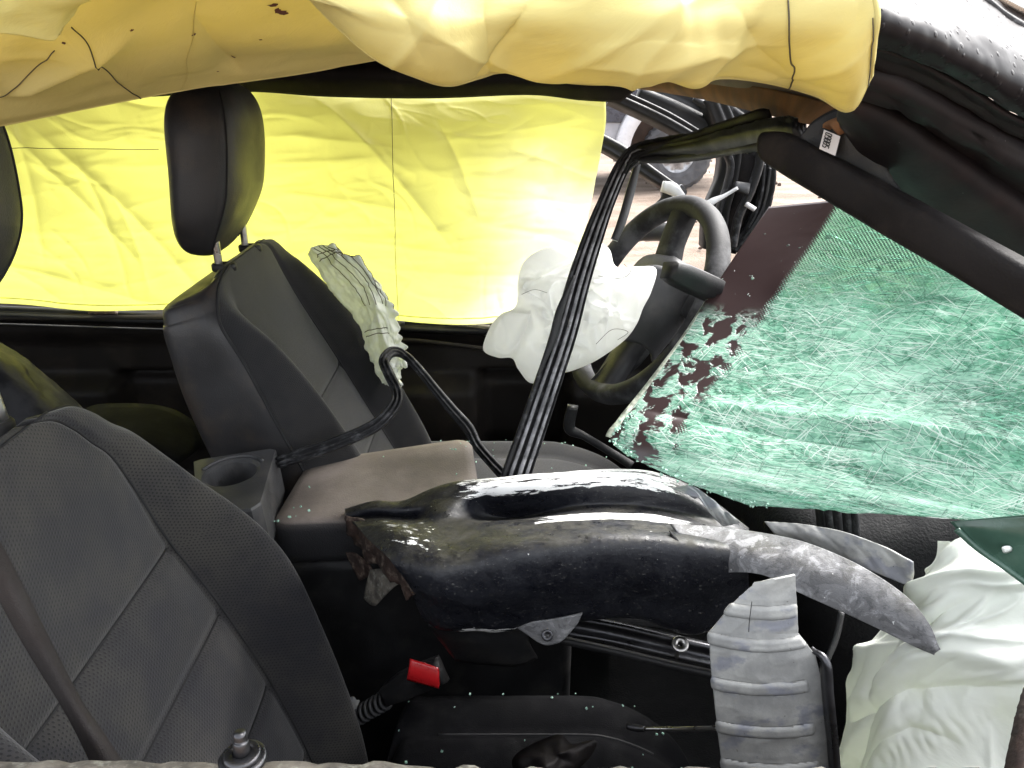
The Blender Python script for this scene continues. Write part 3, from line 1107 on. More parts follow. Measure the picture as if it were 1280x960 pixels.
grid('bracket', V, M['plastic'], tr, thick=.004)
def up_sheet(pts, d):
    cen = np.array([0, 0, CAMZ])
    return [q + (cen - q) / np.linalg.norm(cen - q) * d for q in pts]
sq = [P(1030, 162, .715), P(1050.5, 170.5, .705), P(1044, 195, .70), P(1024, 186, .71)]
sq = up_sheet(sq, .009)
stk = raw('sticker', sq + up_sheet(sq, -.0008), [[0, 1, 2, 3], [7, 6, 5, 4], [0, 4, 5, 1], [1, 5, 6, 2], [2, 6, 7, 3], [3, 7, 4, 0]], M['white_tag'], tr, smooth=False)
# printed digits, running down the sticker
SEG = {'0': 'abcdef', '9': 'abcdfg', '8': 'abcdefg', '5': 'acdfg'}
SP = {'a': (0, 1, 1, 1), 'b': (1, 1, 1, .5), 'c': (1, .5, 1, 0), 'd': (0, 0, 1, 0), 'e': (0, .5, 0, 0), 'f': (0, 1, 0, .5), 'g': (0, .5, 1, .5)}
o0, ex, ey = sq[0], sq[1] - sq[0], sq[3] - sq[0]
nv_ = np.cross(ex, ey)
nv_ /= np.linalg.norm(nv_)
if np.dot(nv_, np.array([0, 0, 1.5]) - o0) < 0:
    nv_ = -nv_
dv, df = [], []
for i, ch in enumerate('09885'):
    for s_ in SEG[ch]:
        x0, y0, x1, y1 = SP[s_]
        # glyph's own x runs down the sticker, its up points right
        def pt(gx, gy):
            return o0 + ex * (.16 + .36 * gy) + ey * (.10 + i * .155 + .105 * gx) + nv_ * .0006
        q0, q1 = pt(x0, y0), pt(x1, y1)
        d = (q1 - q0) / np.linalg.norm(q1 - q0)
        sd_ = np.cross(d, nv_) * .00045
        k0 = len(dv)
        dv += [q0 - sd_, q0 + sd_, q1 + sd_, q1 - sd_]
        df.append((k0, k0 + 1, k0 + 2, k0 + 3))
raw('printed_number', dv, df, M['ink'], stk, smooth=False)

# ================================================================== far driver-side frame wreckage
fp = thing('driver_door_pillar', 'bent black driver side pillar with grey rubber seals and wiring beyond steering wheel', 'car pillar', P(920, 240, 1.95))
rib4 = [(-.5, 0), (-.44, .012), (-.3, .013), (-.22, .004), (-.05, .004), (.0, .016), (.2, .016), (.26, .005), (.42, .012), (.5, 0)]
ribbon('pillar_post', [P(892, 120, 1.95), P(912, 175, 1.95), P(910, 220, 1.95), P(897, 262, 1.95), P(893, 310, 1.95)], [.045, .05, .05, .06, .06], rib4, .04, M['plastic'], fp)
ribbon('seal', [P(948, 150, 1.90), P(951, 195, 1.90), P(940, 235, 1.90), P(924, 270, 1.90), P(916, 308, 1.90)], .020, [(-.5, 0), (-.3, .01), (0, .014), (.3, .01), (.5, 0)], .01, M['rubber'], fp)
ribbon('seal', [P(906, 185, 1.90), P(914, 205, 1.90), P(909, 232, 1.90), P(899, 262, 1.90), P(893, 300, 1.90)], .016, [(-.5, 0), (-.3, .008), (0, .011), (.3, .008), (.5, 0)], .01, M['rubber'], fp)
ribbon('pillar_post', [P(960, 150, 1.97), P(961, 200, 1.97), P(956, 245, 1.97), P(940, 290, 1.97), P(920, 315, 1.97)], [.03, .035, .04, .05, .05], rib4, .04, M['plastic'], fp, rough=.003)
ribbon('pillar_post', [P(928, 170, 1.985), P(930, 235, 1.985), P(908, 315, 1.985)], [.06, .06, .05], flat, .02, M['trim_dark'], fp)
ribbon('bracket', [P(915, 178, 1.92), P(935, 180, 1.92), P(938, 192, 1.92)], [.014, .02, .012], flat, .01, M['steel_dark'], fp, n=10)
ribbon('bracket', [P(918, 232, 1.89), P(936, 236, 1.89)], [.02, .026], flat, .012, M['plastic_grey'], fp, n=8)
tag_ = ribbon('paper_tag', [P(932, 255, 1.88), P(943, 262, 1.88)], .010, flat, .002, M['white_tag'], fp, n=6)
ribbon('torn_strap', [P(876, 262, 1.86), P(890, 252, 1.86), P(905, 245, 1.86), P(922, 235, 1.86)], [.018, .016, .008, .007], flat, .003, M['white_fabric_tear'], fp, n=20)
ribbon('wire', [P(962, 210, 1.93), P(957, 245, 1.93), P(948, 270, 1.93), P(928, 300, 1.93)], .006, flat, .006, M['plastic'], fp)
ribbon('wire', [P(955, 205, 1.93), P(952, 240, 1.93), P(944, 268, 1.93), P(935, 285, 1.93)], .006, flat, .006, M['rubber'], fp)
# slanting upper members (driver door glass frame, roof side)
ribbon('roof_member', [P(765, 118, 1.90), P(830, 148, 1.90), P(885, 180, 1.90)], [.03, .032, .03], rib4, .03, M['plastic'], fp)
ribbon('roof_member', [P(800, 112, 2.0), P(850, 132, 2.0), P(905, 160, 2.0), P(960, 185, 2.0)], [.07, .085, .085, .07], rib4, .03, M['plastic'], fp)
ribbon('roof_member', [P(868, 122, 1.96), P(905, 146, 1.96), P(935, 165, 1.96)], .012, flat, .01, M['plastic_grey'], fp)
ribbon('roof_member', [P(905, 128, 1.99), P(935, 150, 1.99), P(955, 160, 1.99)], [.05, .05, .03], rib4, .02, M['rubber'], fp)
# loose bar crossing the window gap
br = ribbon('window_bar', [P(742, 172, 2.0), P(775, 190, 2.0), P(812, 216, 2.0), P(842, 236, 2.0)], [.034, .036, .03, .024],
       [(-.5, 0), (-.42, .012), (-.2, .016), (.0, .012), (.1, .004), (.3, .01), (.42, .01), (.5, 0)], .02, M['plastic'])
tag(br, 'short black slanting bar across the gap beside yellow curtain edge', 'bar')
pc = thing('torn_bracket', 'white torn mirror bracket on the far door above steering wheel', 'bracket', P(838, 240, 1.98))
ribbon('cap', [P(828, 232, 1.97), P(842, 236, 1.97), P(852, 246, 1.97)], [.024, .03, .02], [(-.5, 0), (-.3, .012), (.3, .012), (.5, 0)], .01, M['white_fabric_tear'], pc, n=14)
ribbon('stem', [P(836, 236, 1.99), P(834, 250, 1.99), P(822, 262, 1.99)], [.03, .035, .03], flat, .02, M['plastic'], pc, n=14)
ribbon('hook', [P(850, 232, 1.98), P(856, 240, 1.98), P(853, 248, 1.98)], .008, flat, .008, M['steel_dark'], pc, n=10)
rd = pillow('red_lamp_shard', [(806, 272, 2.15), (826, 262, 2.15), (832, 278, 2.15), (812, 286, 2.15)], .02, .02, M['red'], nr=8, nt=24)
tag(rd, 'small red plastic shard showing through the steering wheel spokes', 'lamp shard')
gl = ribbon('mirror_shell', [P(788, 300, 2.1), P(805, 290, 2.1), P(830, 288, 2.1), P(850, 292, 2.1)], [.02, .045, .05, .03], [(-.5, 0), (-.3, .02), (.3, .012), (.5, 0)], .02, M['plastic_grey'])
tag(gl, 'dusty grey mirror shell lying behind the steering wheel rim', 'mirror')

# ================================================================== far curtain airbag
cols_u = [-150, -60, 30, 110, 190, 280, 370, 450, 530, 610, 680, 752]
topv = [128, 126, 124, 118, 116, 110, 112, 116, 120, 118, 115, 126]
botv = [372, 376, 380, 388, 387, 385, 388, 394, 403, 405, 399, 396]
rows = []
for f, dy, du in ((0, 0, 0), (.12, -.05, 0), (.3, -.09, 0), (.5, -.11, -1), (.7, -.10, -6), (.88, -.07, -16), (1.0, -.035, -28)):
    r_ = []
    for i, u in enumerate(cols_u):
        uu = u + (du * .8 if i >= 9 else 0)
        if i == 11:
            uu = float(np.interp(f, [0, .12, .3, .5, .7, .88, 1], [757, 756, 748, 737, 722, 704, 680]))
        r_.append((uu, topv[i] * (1 - f) + botv[i] * f, 1.86 + dy * (.6 + .4 * math.sin(i * .9 + 1))))
    rows.append(r_)
V = G(rows, 170, 420)
nrm = normals(V)
ab = unit_uv(V)
m_ = metric_uv(V)
a, b = m_[:, :, 0], m_[:, :, 1]
h = .0045 * ridged(a * 2.3 + .5 * vn(a * 3, b * 3, 8), b * 7.5, 21, 3) + .004 * fbm(a * 3, b * 5, 5)
h += .0020 * ridged(a * 7, b * 16 + a * 3, 44, 2) + creases(a, b, 70, 9, .0020, (.0025, .007), (.06, .25), (.12, .3)) + creases(a, b, 24, 19, .0032, (.0025, .007), (.1, .3), (.75, .25))
for (p0, p1, wd, amp) in (((.30, .05), (.78, .50), .012, .013), ((.22, .02), (.60, .42), .010, .010), ((.28, .02), (.36, .40), .009, .008), ((.40, .12), (.56, .46), .009, .010), ((.46, .18), (.62, .48), .008, -.008),
                          ((.95, .02), (1.30, .36), .013, .016), ((1.20, .05), (1.34, .30), .010, -.010), ((.85, .10), (1.15, .14), .01, .008), ((.85, .22), (1.2, .27), .009, .008), ((1.0, .33), (1.4, .36), .012, .010),
                          ((1.15, .40), (1.6, .41), .012, .010), ((1.35, .12), (1.7, .20), .012, -.010), ((.2, .36), (.7, .50), .012, .010), ((.15, .30), (.45, .50), .01, .008), ((1.3, .28), (1.65, .33), .010, .009)):
    h = h + fold(a, b, p0, p1, wd * 1.1, amp * .55)
edge = sstep(0, .06, ab[:, :, 1]) * (.25 + .75 * sstep(1, .93, ab[:, :, 1]))
V = V + nrm * (h * edge)[:, :, None]
fc = thing('curtain_airbag', 'bright yellow deployed curtain airbag hanging flat over the far driver window', 'curtain airbag', P(400, 390, 1.86))
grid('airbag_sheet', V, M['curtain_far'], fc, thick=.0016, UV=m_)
farV = V


def on_sheet(Vs, pts, lift=.0015):
    """polyline of (a,b in 0..1) laid on a sheet"""
    out = []
    nv, nu, _ = Vs.shape
    nn_ = normals(Vs)
    for a_, b_ in pts:
        y, x = min(max(b_, 0), 1) * (nv - 1), min(max(a_, 0), 1) * (nu - 1)
        i, j = min(int(y), nv - 2), min(int(x), nu - 2)
        fy, fx = y - i, x - j
        W_ = ((i, j, (1 - fy) * (1 - fx)), (i, j + 1, (1 - fy) * fx), (i + 1, j, fy * (1 - fx)), (i + 1, j + 1, fy * fx))
        out.append(sum(Vs[p, q] * w_ for p, q, w_ in W_) + sum(nn_[p, q] * w_ for p, q, w_ in W_) * lift)
    return np.array(out)


def pixels(Vs):
    dep = Vs[..., 1] * _cp - (Vs[..., 2] - CAMZ) * _sp
    return np.stack([640 + 1000 * Vs[..., 0] / dep, 480 - 1000 * ((Vs[..., 2] - CAMZ) * _cp + Vs[..., 1] * _sp) / dep], -1)


def sheet_at(Vs, u, v):
    """sheet coordinates of the spot that the photograph shows at (u, v)"""
    i_, j_ = np.unravel_index(np.argmin(((pixels(Vs) - (u, v)) ** 2).sum(-1)), Vs.shape[:2])
    return j_ / (Vs.shape[1] - 1), i_ / (Vs.shape[0] - 1)


def seam_through(name, Vs, uvs_, parent, r, mat=None, n=60):
    ctrl = np.array([sheet_at(Vs, *q) for q in uvs_])
    return tube(name, on_sheet(Vs, cr(ctrl, n)), r, mat or M['thread'], parent, n=n, m=5, spline=False)


def stitch(name, Vs, p0, p1, parent, r=.0007, wob=.002, n=70, mid=None, mat=None):
    ts = np.linspace(0, 1, n)
    pts = []
    for t_ in ts:
        a_ = p0[0] * (1 - t_) + p1[0] * t_
        b_ = p0[1] * (1 - t_) + p1[1] * t_
        if mid:
            q = 4 * t_ * (1 - t_)
            a_ += mid[0] * q
            b_ += mid[1] * q
        pts.append((a_, b_))
    return tube(name, on_sheet(Vs, pts), r, mat or M['thread'], parent, n=n, m=5, spline=False)


def col_of(u):
    return float(np.interp(u, cols_u, np.arange(12))) / 11


stitch('weld_rib', skin_v, (.36, .30), (.12, .93), ap, r=.0022, mat=M['pillar_under'])
stitch('weld_rib', skin_v, (.10, .52), (.95, .62), ap, r=.0016, mat=M['pillar_under'])
stitch('seam', farV, (col_of(-150), .27), (col_of(200), .30), fc, mid=(0, .0))
stitch('seam', farV, (col_of(489), .0), (col_of(497), .985), fc)
stitch('seam', farV, (col_of(214), .0), (col_of(216), .06), fc)
stitch('hem', farV, (.0, .955), (.93, .955), fc, r=.0013, mat=M['curtain_far'])

# ================================================================== near curtain airbag
nc = thing('curtain_airbag', 'ochre yellow curtain airbag bunched up along the near roof edge above the seats', 'curtain airbag', P(540, 60, .55))
# back sheet hanging low on the left
V = G([[(-160, -140, 0.460), (0, -140, 0.460), (160, -150, 0.460), (320, -150, 0.460), (420, -140, 0.460), (520, -130, 0.468)],
       [(-160, -40, 0.530), (0, -45, 0.530), (160, -50, 0.526), (320, -55, 0.522), (420, -45, 0.522), (520, -40, 0.514)],
       [(-160, 60, 0.600), (0, 55, 0.600), (160, 35, 0.592), (320, 20, 0.588), (420, 15, 0.584), (520, 15, 0.568)],
       [(-160, 130, 0.655), (0, 112, 0.659), (160, 90, 0.655), (320, 62, 0.647), (420, 52, 0.639), (520, 40, 0.623)],
       [(-160, 186, 0.700), (0, 154, 0.704), (110, 132, 0.704), (240, 111, 0.696), (360, 92, 0.692), (480, 73, 0.680)]], 120, 260)
nrm = normals(V)
m_ = metric_uv(V)
a, b = m_[:, :, 0], m_[:, :, 1]
h = .006 * fbm(a * 7, b * 9, 31, 3) + creases(a, b, 12, 15, .0014, (.003, .009), (.05, .16))
h += fold(a, b, (.19, .16), (.10, .27), .02, .012) + fold(a, b, (.22, .14), (.32, .27), .012, -.006)
ab = unit_uv(V)
V = V + nrm * (h * (.35 + .65 * sstep(1, .9, ab[:, :, 1])))[:, :, None]
grid('back_sheet', V, M['curtain_near'], nc, thick=.0018, UV=m_)
backV = V
# front lobe draped over the roof edge
lob_u = [372, 420, 470, 520, 560, 600, 640, 700, 760, 820, 866, 900, 960, 1020, 1062, 1088]
lob_b = [-20, 30, 72, 94, 105, 96, 88, 100, 103, 94, 107, 96, 102, 118, 137, 95]
rows = []
for f, Y0 in ((-1.0, .50), (-.2, .455), (.25, .44), (.55, .445), (.8, .455), (.95, .468), (1.0, .478)):
    r_ = []
    for u, vb in zip(lob_u, lob_b):
        vv = -10 * (1 - f) + vb * f if f >= 0 else -10 + f * 140
        if u >= 1062:
            vv = min(vv, vb)
        lean = (1 - f) * (12 if u > 1040 else -22 if u < 480 else 0) * (f > 0)
        r_.append((u + lean, vv, Y0 + .022 * math.sin(u * .021) * (.3 + .7 * max(f, 0)) + 0))
    rows.append(r_)
V = G(rows, 130, 330)
nrm = normals(V)
m_ = metric_uv(V)
a, b = m_[:, :, 0], m_[:, :, 1]
h = .0035 * fbm(a * 7 + .4 * vn(a * 9, b * 9, 3), b * 14, 61, 3) + creases(a, b, 26, 5, .0035, (.003, .010), (.05, .16))
b0 = b.max() * .55
h = h * sstep(1.0, .75, unit_uv(V)[:, :, 1])
for (p0, p1, wd, amp) in (((.05, b0), (.20, b0 + .06), .010, .005), ((.10, b0 - .01), (.16, b0 + .07), .01, -.004), ((.18, b0 + .03), (.30, b0 + .02), .010, .005), ((.24, b0), (.34, b0 + .05), .008, -.005), ((.19, b0 - .02), (.25, b0 + .06), .008, .005)):
    h = h + fold(a, b, p0, p1, wd, amp)
ab = unit_uv(V)
V = V + nrm * (h * (.3 + .7 * sstep(1, .93, ab[:, :, 1])) * sstep(1, .93, ab[:, :, 0]))[:, :, None]
grid('front_lobe', V, M['curtain_near'], nc, thick=.0018, UV=m_)
lobeV = V
# upper left flap
V = G([[(-160, -120, .46), (-40, -120, .46), (60, -110, .46), (150, -90, .47), (230, -80, .475)],
       [(-160, -40, .47), (-40, -45, .47), (40, -40, .465), (110, -20, .47), (180, -25, .475)],
       [(-160, 20, .49), (-40, 15, .485), (25, 12, .475), (75, 22, .48), (112, 0, .485)],
       [(-160, 50, .50), (-40, 44, .495), (20, 47, .49), (68, 54, .49), (90, 30, .49)]], 60, 120)
nrm = normals(V)
m_ = metric_uv(V)
V = V + nrm * (.004 * fbm(m_[:, :, 0] * 8, m_[:, :, 1] * 10, 5))[:, :, None]
grid('flap', V, M['curtain_lit'], nc, thick=.0018, UV=m_)
tube('hem', on_sheet(backV, [(q, 1.0) for q in np.linspace(0, 1, 90)], .0), .0016, M['curtain_near'], nc, n=90, m=6, spline=False)
tube('hem', on_sheet(lobeV, [(q, 1.0) for q in np.linspace(0, 1, 120)], .0), .0016, M['curtain_near'], nc, n=120, m=6, spline=False)
tube('hem', on_sheet(lobeV, [(1.0, q) for q in np.linspace(.1, 1, 60)], .0), .0016, M['curtain_near'], nc, n=60, m=6, spline=False)
stitch('seam', lobeV, (.985, .35), (.985, .99), nc, r=.00035)
# dried brown spots soaked into the cloth: thin crusts lying on it
pix = pixels(backV)
bn = normals(backV)
sv, sf = [], []
for (u, v, r_, el, an) in ((342, 5, .0022, 1.8, .3), (350, 12, .0030, 1.5, -.3), (346, 10, .0016, 2.5, .9), (355, 14, .0022, 1.4, .2), (291, 69, .0012, 2.2, 1.3), (164, 36, .0011, 1.5, .6), (240, 42, .0011, 1.6, 1.2), (80, 52, .0012, 2, .6), (326, 48, .0009, 1.5, .4), (272, 88, .0008, 1.2, 0)):
    i_, j_ = np.unravel_index(np.argmin(((pix - (u, v)) ** 2).sum(2)), pix.shape[:2])
    p, nn_ = backV[i_, j_], bn[i_, j_]
    tx = np.cross(nn_, [0, 0, 1.0])
    tx /= np.linalg.norm(tx)
    ty = np.cross(nn_, tx)
    k0 = 0
    sv, sf = [], []
    sv.append(p + nn_ * .0018)
    for q in range(14):
        a_ = 2 * math.pi * q / 14
        rr_ = r_ * random.uniform(.6, 1.3)
        x_, y_ = rr_ * el * math.cos(a_), rr_ * math.sin(a_)
        x_, y_ = x_ * math.cos(an) - y_ * math.sin(an), x_ * math.sin(an) + y_ * math.cos(an)
        sv.append(p + nn_ * .0014 + tx * x_ + ty * y_)
    sf += [(k0, k0 + 1 + q, k0 + 1 + (q + 1) % 14) for q in range(14)]
    raw('stain', sv, sf, M['stain'], nc)
seam_through('seam', backV, [(88, 32), (112, 58), (130, 84), (152, 104), (175, 121)], nc, .0005)
seam_through('seam', backV, [(70, 60), (40, 90), (18, 110), (0, 119), (-30, 128)], nc, .0004)
seam_through('seam', backV, [(246, 0), (240, 40), (232, 80), (226, 111)], nc, .0003, M['curtain_near'])
seam_through('seam', lobeV, [(985, 0), (987, 40), (990, 75), (995, 84), (990, 100), (987, 110)], nc, .0005)

# ================================================================== seats


def seat(root, spine, yc, tilt=0, wmax=.245, cloth='fabric', side='vinyl', K=220, Mr=240, seams=(), q_in=.62, wrap=None, near_top=.955):
    """spine: rows (X,Z,thickness,half width,bolster) bottom to top of the front centre surface"""
    sp = cr(np.array(spine), K)
    hw = np.maximum(sp[:, 3], .01)
    T = np.gradient(sp[:, :2], axis=0)
    T /= np.linalg.norm(T, axis=1, keepdims=True)
    N = np.stack([T[:, 1], -T[:, 0]], 1)
    arc = np.r_[0, np.cumsum(np.linalg.norm(np.diff(sp[:, :2], axis=0), axis=1))]
    th = np.linspace(0, 2 * math.pi, Mr, endpoint=False) + .001
    e1, e2 = .42, .42

    def bol(q):
        return sstep(q_in - .04, .86, q) * (1 - .55 * sstep(.86, 1.0, q))

    def front(i, s):
        q = np.clip(np.abs(s) / hw[i], 0, .999)
        n_ = sp[i, 2] / 2 * (1 - q ** (2 / e1)) ** (e2 / 2) + sp[i, 4] * bol(q) * np.maximum(1 - q ** (2 / e1), 1e-6) ** .2
        n_ = n_ - .007 * np.exp(-((q - q_in) * hw[i] / .006) ** 2)
        return n_

    def place(i, s, n_):
        c = sp[i, :2] + N[i] * (n_ - sp[i, 2] / 2)
        return np.array([c[0], yc + s, c[1]])

    V = np.zeros((K, Mr, 3))
    for i in range(K):
        c, s = np.cos(th), np.sin(th)
        sx = hw[i] * np.sign(c) * np.abs(c) ** e1
        q = np.abs(sx) / hw[i]
        n_ = sp[i, 2] / 2 * np.sign(s) * np.abs(s) ** e2
        fr = np.clip(s, 0, 1) ** .35
        n_ = n_ + sp[i, 4] * bol(q) * fr - .007 * np.exp(-((q - q_in) * hw[i] / .006) ** 2) * (s > .05) * np.where(c > 0, 1.0, sstep(near_top + .03, near_top - .15, i / K))
        inner = (q < q_in) & (s > 0)
        for ss in seams:
            d = arc[i] - ss
            n_ = n_ - inner * .006 * np.exp(-(d / .006) ** 2)
        if len(seams) > 1:
            for s0, s1 in zip(seams[:-1], seams[1:]):
                if s0 < arc[i] < s1:
                    n_ = n_ + inner * .006 * math.sin(math.pi * (arc[i] - s0) / (s1 - s0)) * sstep(q_in, q_in - .25, q)
        V[i, :, 0] = sp[i, 0] + N[i, 0] * (n_ - sp[i, 2] / 2)
        V[i, :, 2] = sp[i, 1] + N[i, 1] * (n_ - sp[i, 2] / 2)
        V[i, :, 1] = yc + sx
    fm = np.zeros((K - 1, Mr), int)
    fm[:, np.sin(th + math.pi / Mr) < .12] = 1
    edge_j = np.full(K, int(np.argmin(np.abs(np.sin(th) - .13) + (np.cos(th) > 0) * 9)))
    if wrap:                                         # near side cover wraps over the bolster towards the top
        for i in range(K):
            qv = np.interp(i / K, wrap[0], wrap[1])
            sel = (np.sin(th) > 0) & (np.cos(th) < 0) & (np.abs(np.cos(th)) ** e1 > qv)
            if i < K - 1:
                fm[i, sel] = 1
            jj = np.where(sel)[0]
            if len(jj):
                edge_j[i] = min(edge_j[i], jj.min())
    fm[int(K * .95):, :] = 1
    per = np.linalg.norm(np.diff(np.concatenate([V, V[:, :1]], 1), axis=1), axis=2)
    uu = np.concatenate([np.zeros((K, 1)), np.cumsum(per, 1)], 1)
    UV = np.stack([uu - uu[:, Mr // 4:Mr // 4 + 1], np.repeat(arc[:, None], Mr + 1, 1)], 2)
    bk = grid('backrest', V, [M[cloth], M[side]], root, UV=UV, close=True, cap=(True, True), fmat=fm)

    # seams as thin sunk threads, each a sub-part of the backrest
    def thread(pts, r=.0016):
        return tube('seam', pts, r, M['seam'], bk, n=len(pts), m=6, spline=False)
    i0, i1 = int(K * .05), int(K * .955)
    for sg in (-1, 1):
        thread([place(i, sg * q_in * hw[i], front(i, q_in * hw[i]) + .001) for i in range(i0, i1 if sg > 0 else int(K * near_top), 3)])
        jj = int(np.argmin(np.abs(np.sin(th) - .13) + (np.sign(np.cos(th)) != sg) * 9))
        ii = np.arange(i0, int(K * .95), 3)
        if sg < 0:
            ej = np.convolve(np.pad(edge_j.astype(float), 12, mode='edge'), np.ones(25) / 25, 'valid')[ii]
            j0 = ej.astype(int)
            f_ = (ej - j0)[:, None]
            thread(V[ii, j0] * (1 - f_) + V[ii, j0 + 1] * f_, .0028)
        else:
            thread(V[ii, jj], .0032)
    for ss in seams:
        i = int(np.argmin(np.abs(arc - ss)))
        thread([place(i, s_, front(i, s_) - .0045) for s_ in np.linspace(-q_in * hw[i] * .98, q_in * hw[i] * .98, 40)])
    it = int(K * .95)
    thread([V[it, j] for j in range(0, Mr // 2, 3)], .0016)
    return bk


def headrest(root, c, size, lean, mat):
    """c centre; size (thickness x, width y, height z)"""
    K, Mr = 60, 72
    V = np.zeros((K, Mr, 3))
    th = np.linspace(0, 2 * math.pi, Mr, endpoint=False)
    for i in range(K):
        f = -1 + 2 * i / (K - 1)
        prof = max(1e-3, 1 - abs(f) ** 4.2) ** (1 / 2.6)
        wx = size[0] / 2 * prof * (1 + .11 * f)
        wy = size[1] / 2 * prof * (1 - .05 * f - .10 * max(0, -f) ** 2)
        cx = c[0] + lean * f * size[2] / 2 - .012 * f * f
        fx = np.where(np.cos(th) > 0, 1 - .42 * float(sstep(-.15, -1.0, f)), 1.0)
        V[i, :, 0] = cx + wx * fx * np.sign(np.cos(th)) * np.abs(np.cos(th)) ** .62
        V[i, :, 1] = c[1] + wy * np.sign(np.sin(th)) * np.abs(np.sin(th)) ** .62
        V[i, :, 2] = c[2] + f * size[2] / 2
    h = grid('headrest', V, mat, root, close=True, cap=(True, True))
    # stitched seam round the front edge on both sides
    for sg in (-1, 1):
        jj = int(np.argmin(np.abs(th - (2 * math.pi - R(52) if sg < 0 else R(52)))))
        pts = V[3:57, jj] + np.array([.0005, sg * .0008, 0])
        tube('seam', pts, .0015, M['seam'], h, n=54, m=6, spline=False)
    return h


def ring_obj(name, c, r0, r1, h, mat, parent, ax=(0, 0, 1), n=24, asp=1.0):
    ax = np.array(ax, float)
    ax /= np.linalg.norm(ax)
    e1 = np.cross(ax, [0, 1, 0.01])
    e1 /= np.linalg.norm(e1)
    e2 = np.cross(ax, e1)
    th = np.linspace(0, 2 * math.pi, n, endpoint=False)
    rows = []
    for r_, z in ((r0, h * .1), (r1 * .9, 0), (r1, h * .15), (r1, h * .8), (r1 * .9, h), (r0, h), (r0, h * .1)):
        rows.append(np.array(c)[None] + r_ * (np.cos(th)[:, None] * e1 + asp * np.sin(th)[:, None] * e2) + ax * z)
    return grid(name, np.array(rows), mat, parent, close=True)


# passenger seat (near)
ps = thing('car_seat', 'near grey mesh fabric passenger seat filling the lower left with raised headrest', 'car seat', (-.35, .72, .30), 'front car seats')
seat(ps, [(-.275, .40, .17, 0.251, .075), (-.300, .53, .18, 0.258, .088), (-.348, .67, .175, 0.268, .105), (-.408, .80, .16, 0.278, .122), (-.455, .905, .14, 0.268, .100), (-.478, .99, .12, 0.256, .050), (-.490, 1.045, .105, 0.236, .020), (-.498, 1.075, .09, .206, .006), (-.505, 1.102, .075, .178, .002), (-.513, 1.126, .055, .138, 0), (-.524, 1.140, .02, .07, 0)],
     .722, seams=(.14, .275, .41, .53), q_in=.68)
headrest(ps, (-.566, .755, 1.372), (.115, .250, .25), .05, M['vinyl'])
for dy in (-.07, .07):
    tube('post', [(-.575, .755 + dy, 1.10), (-.592, .755 + dy, 1.27)], .006, M['chrome'], ps, n=6, m=12)
ring_obj('collar', (-.575, .672, 1.095), .007, .017, .018, M['steel_dark'], ps)
ring_obj('collar', P(1, 544, .82), .007, .017, .018, M['plastic'], ps)


def cushion(root, x0, x1, yc, hw, ztop, h, cloth, nose=.05):
    K, Mr = 70, 96
    th = np.linspace(0, 2 * math.pi, Mr, endpoint=False)
    V = np.zeros((K, Mr, 3))
    for i in range(K):
        f = i / (K - 1)
        x = x0 + (x1 - x0) * f
        e = max(1e-3, 1 - max(0, (f - .60) / .40) ** 2.4) ** .5
        e0 = max(1e-3, 1 - max(0, (.08 - f) / .08) ** 2) ** .5
        hh = h * (.35 + .65 * e) * e0
        ww = hw * (.55 + .45 * e) * e0
        top = ztop - h / 2 - nose * max(0, f - .7) / .3 * .4
        sx = ww * np.sign(np.cos(th)) * np.abs(np.cos(th)) ** .5
        zz = hh / 2 * np.sign(np.sin(th)) * np.abs(np.sin(th)) ** .5
        q = np.abs(sx) / ww
        zz = zz + .022 * sstep(.6, .85, q) * np.clip(np.sin(th), 0, 1) ** .4 - .006 * np.exp(-((q - .62) / .03) ** 2) * (np.sin(th) > 0)
        V[i, :, 0] = x
        V[i, :, 1] = yc + sx
        V[i, :, 2] = top + zz
    o = grid('cushion', V, cloth, root, close=True, cap=(True, True))
    return o, V


cu, cv_ = cushion(ps, -.19, .27, .75, .255, .572, .17, M['vinyl_black'])
tube('seam', [cv_[i, 18] + np.array([0, 0, .001]) for i in range(12, 62, 2)], .002, M['seam'], cu, n=25, m=6, spline=False)

# driver seat (far)
ds = thing('car_seat', 'far charcoal driver seat with dark vinyl side and headrest against the yellow curtain', 'car seat', (-.35, 1.46, .30), 'front car seats')
seat(ds, [(-.19, .50, .20, .235, .075), (-.245, .65, .21, .240, .085), (-.315, .79, .20, .242, .090), (-.378, .915, .18, .240, .085), (-.432, 1.02, .155, .234, .065), (-.466, 1.09, .125, .236, .034), (-.477, 1.122, .112, .227, .014), (-.483, 1.145, .10, .211, .004), (-.489, 1.160, .072, .178, 0), (-.498, 1.169, .03, .115, 0)],
     1.465, cloth='fabric_plain', side='vinyl_brown', seams=(.09, .27, .43), wrap=((0, .35, .6, .78, .90, .97, 1), (.995, .985, .95, .86, .72, .45, .2)), near_top=.60)
headrest(ds, (-.518, 1.455, 1.317), (.126, .245, .296), .11, M['vinyl_brown'])
for dy in (-.075, .075):
    tube('post', [(-.515, 1.455 + dy, 1.13), (-.515, 1.455 + dy, 1.22)], .007, M['chrome'], ds, n=6, m=12)
    ring_obj('collar', (-.506, 1.455 + dy, 1.152), .008, .022, .014, M['plastic'], ds, asp=.7)
cushion_far, _ = cushion(ds, -.30, .27, 1.46, .26, .665, .17, M['fabric_plain'])

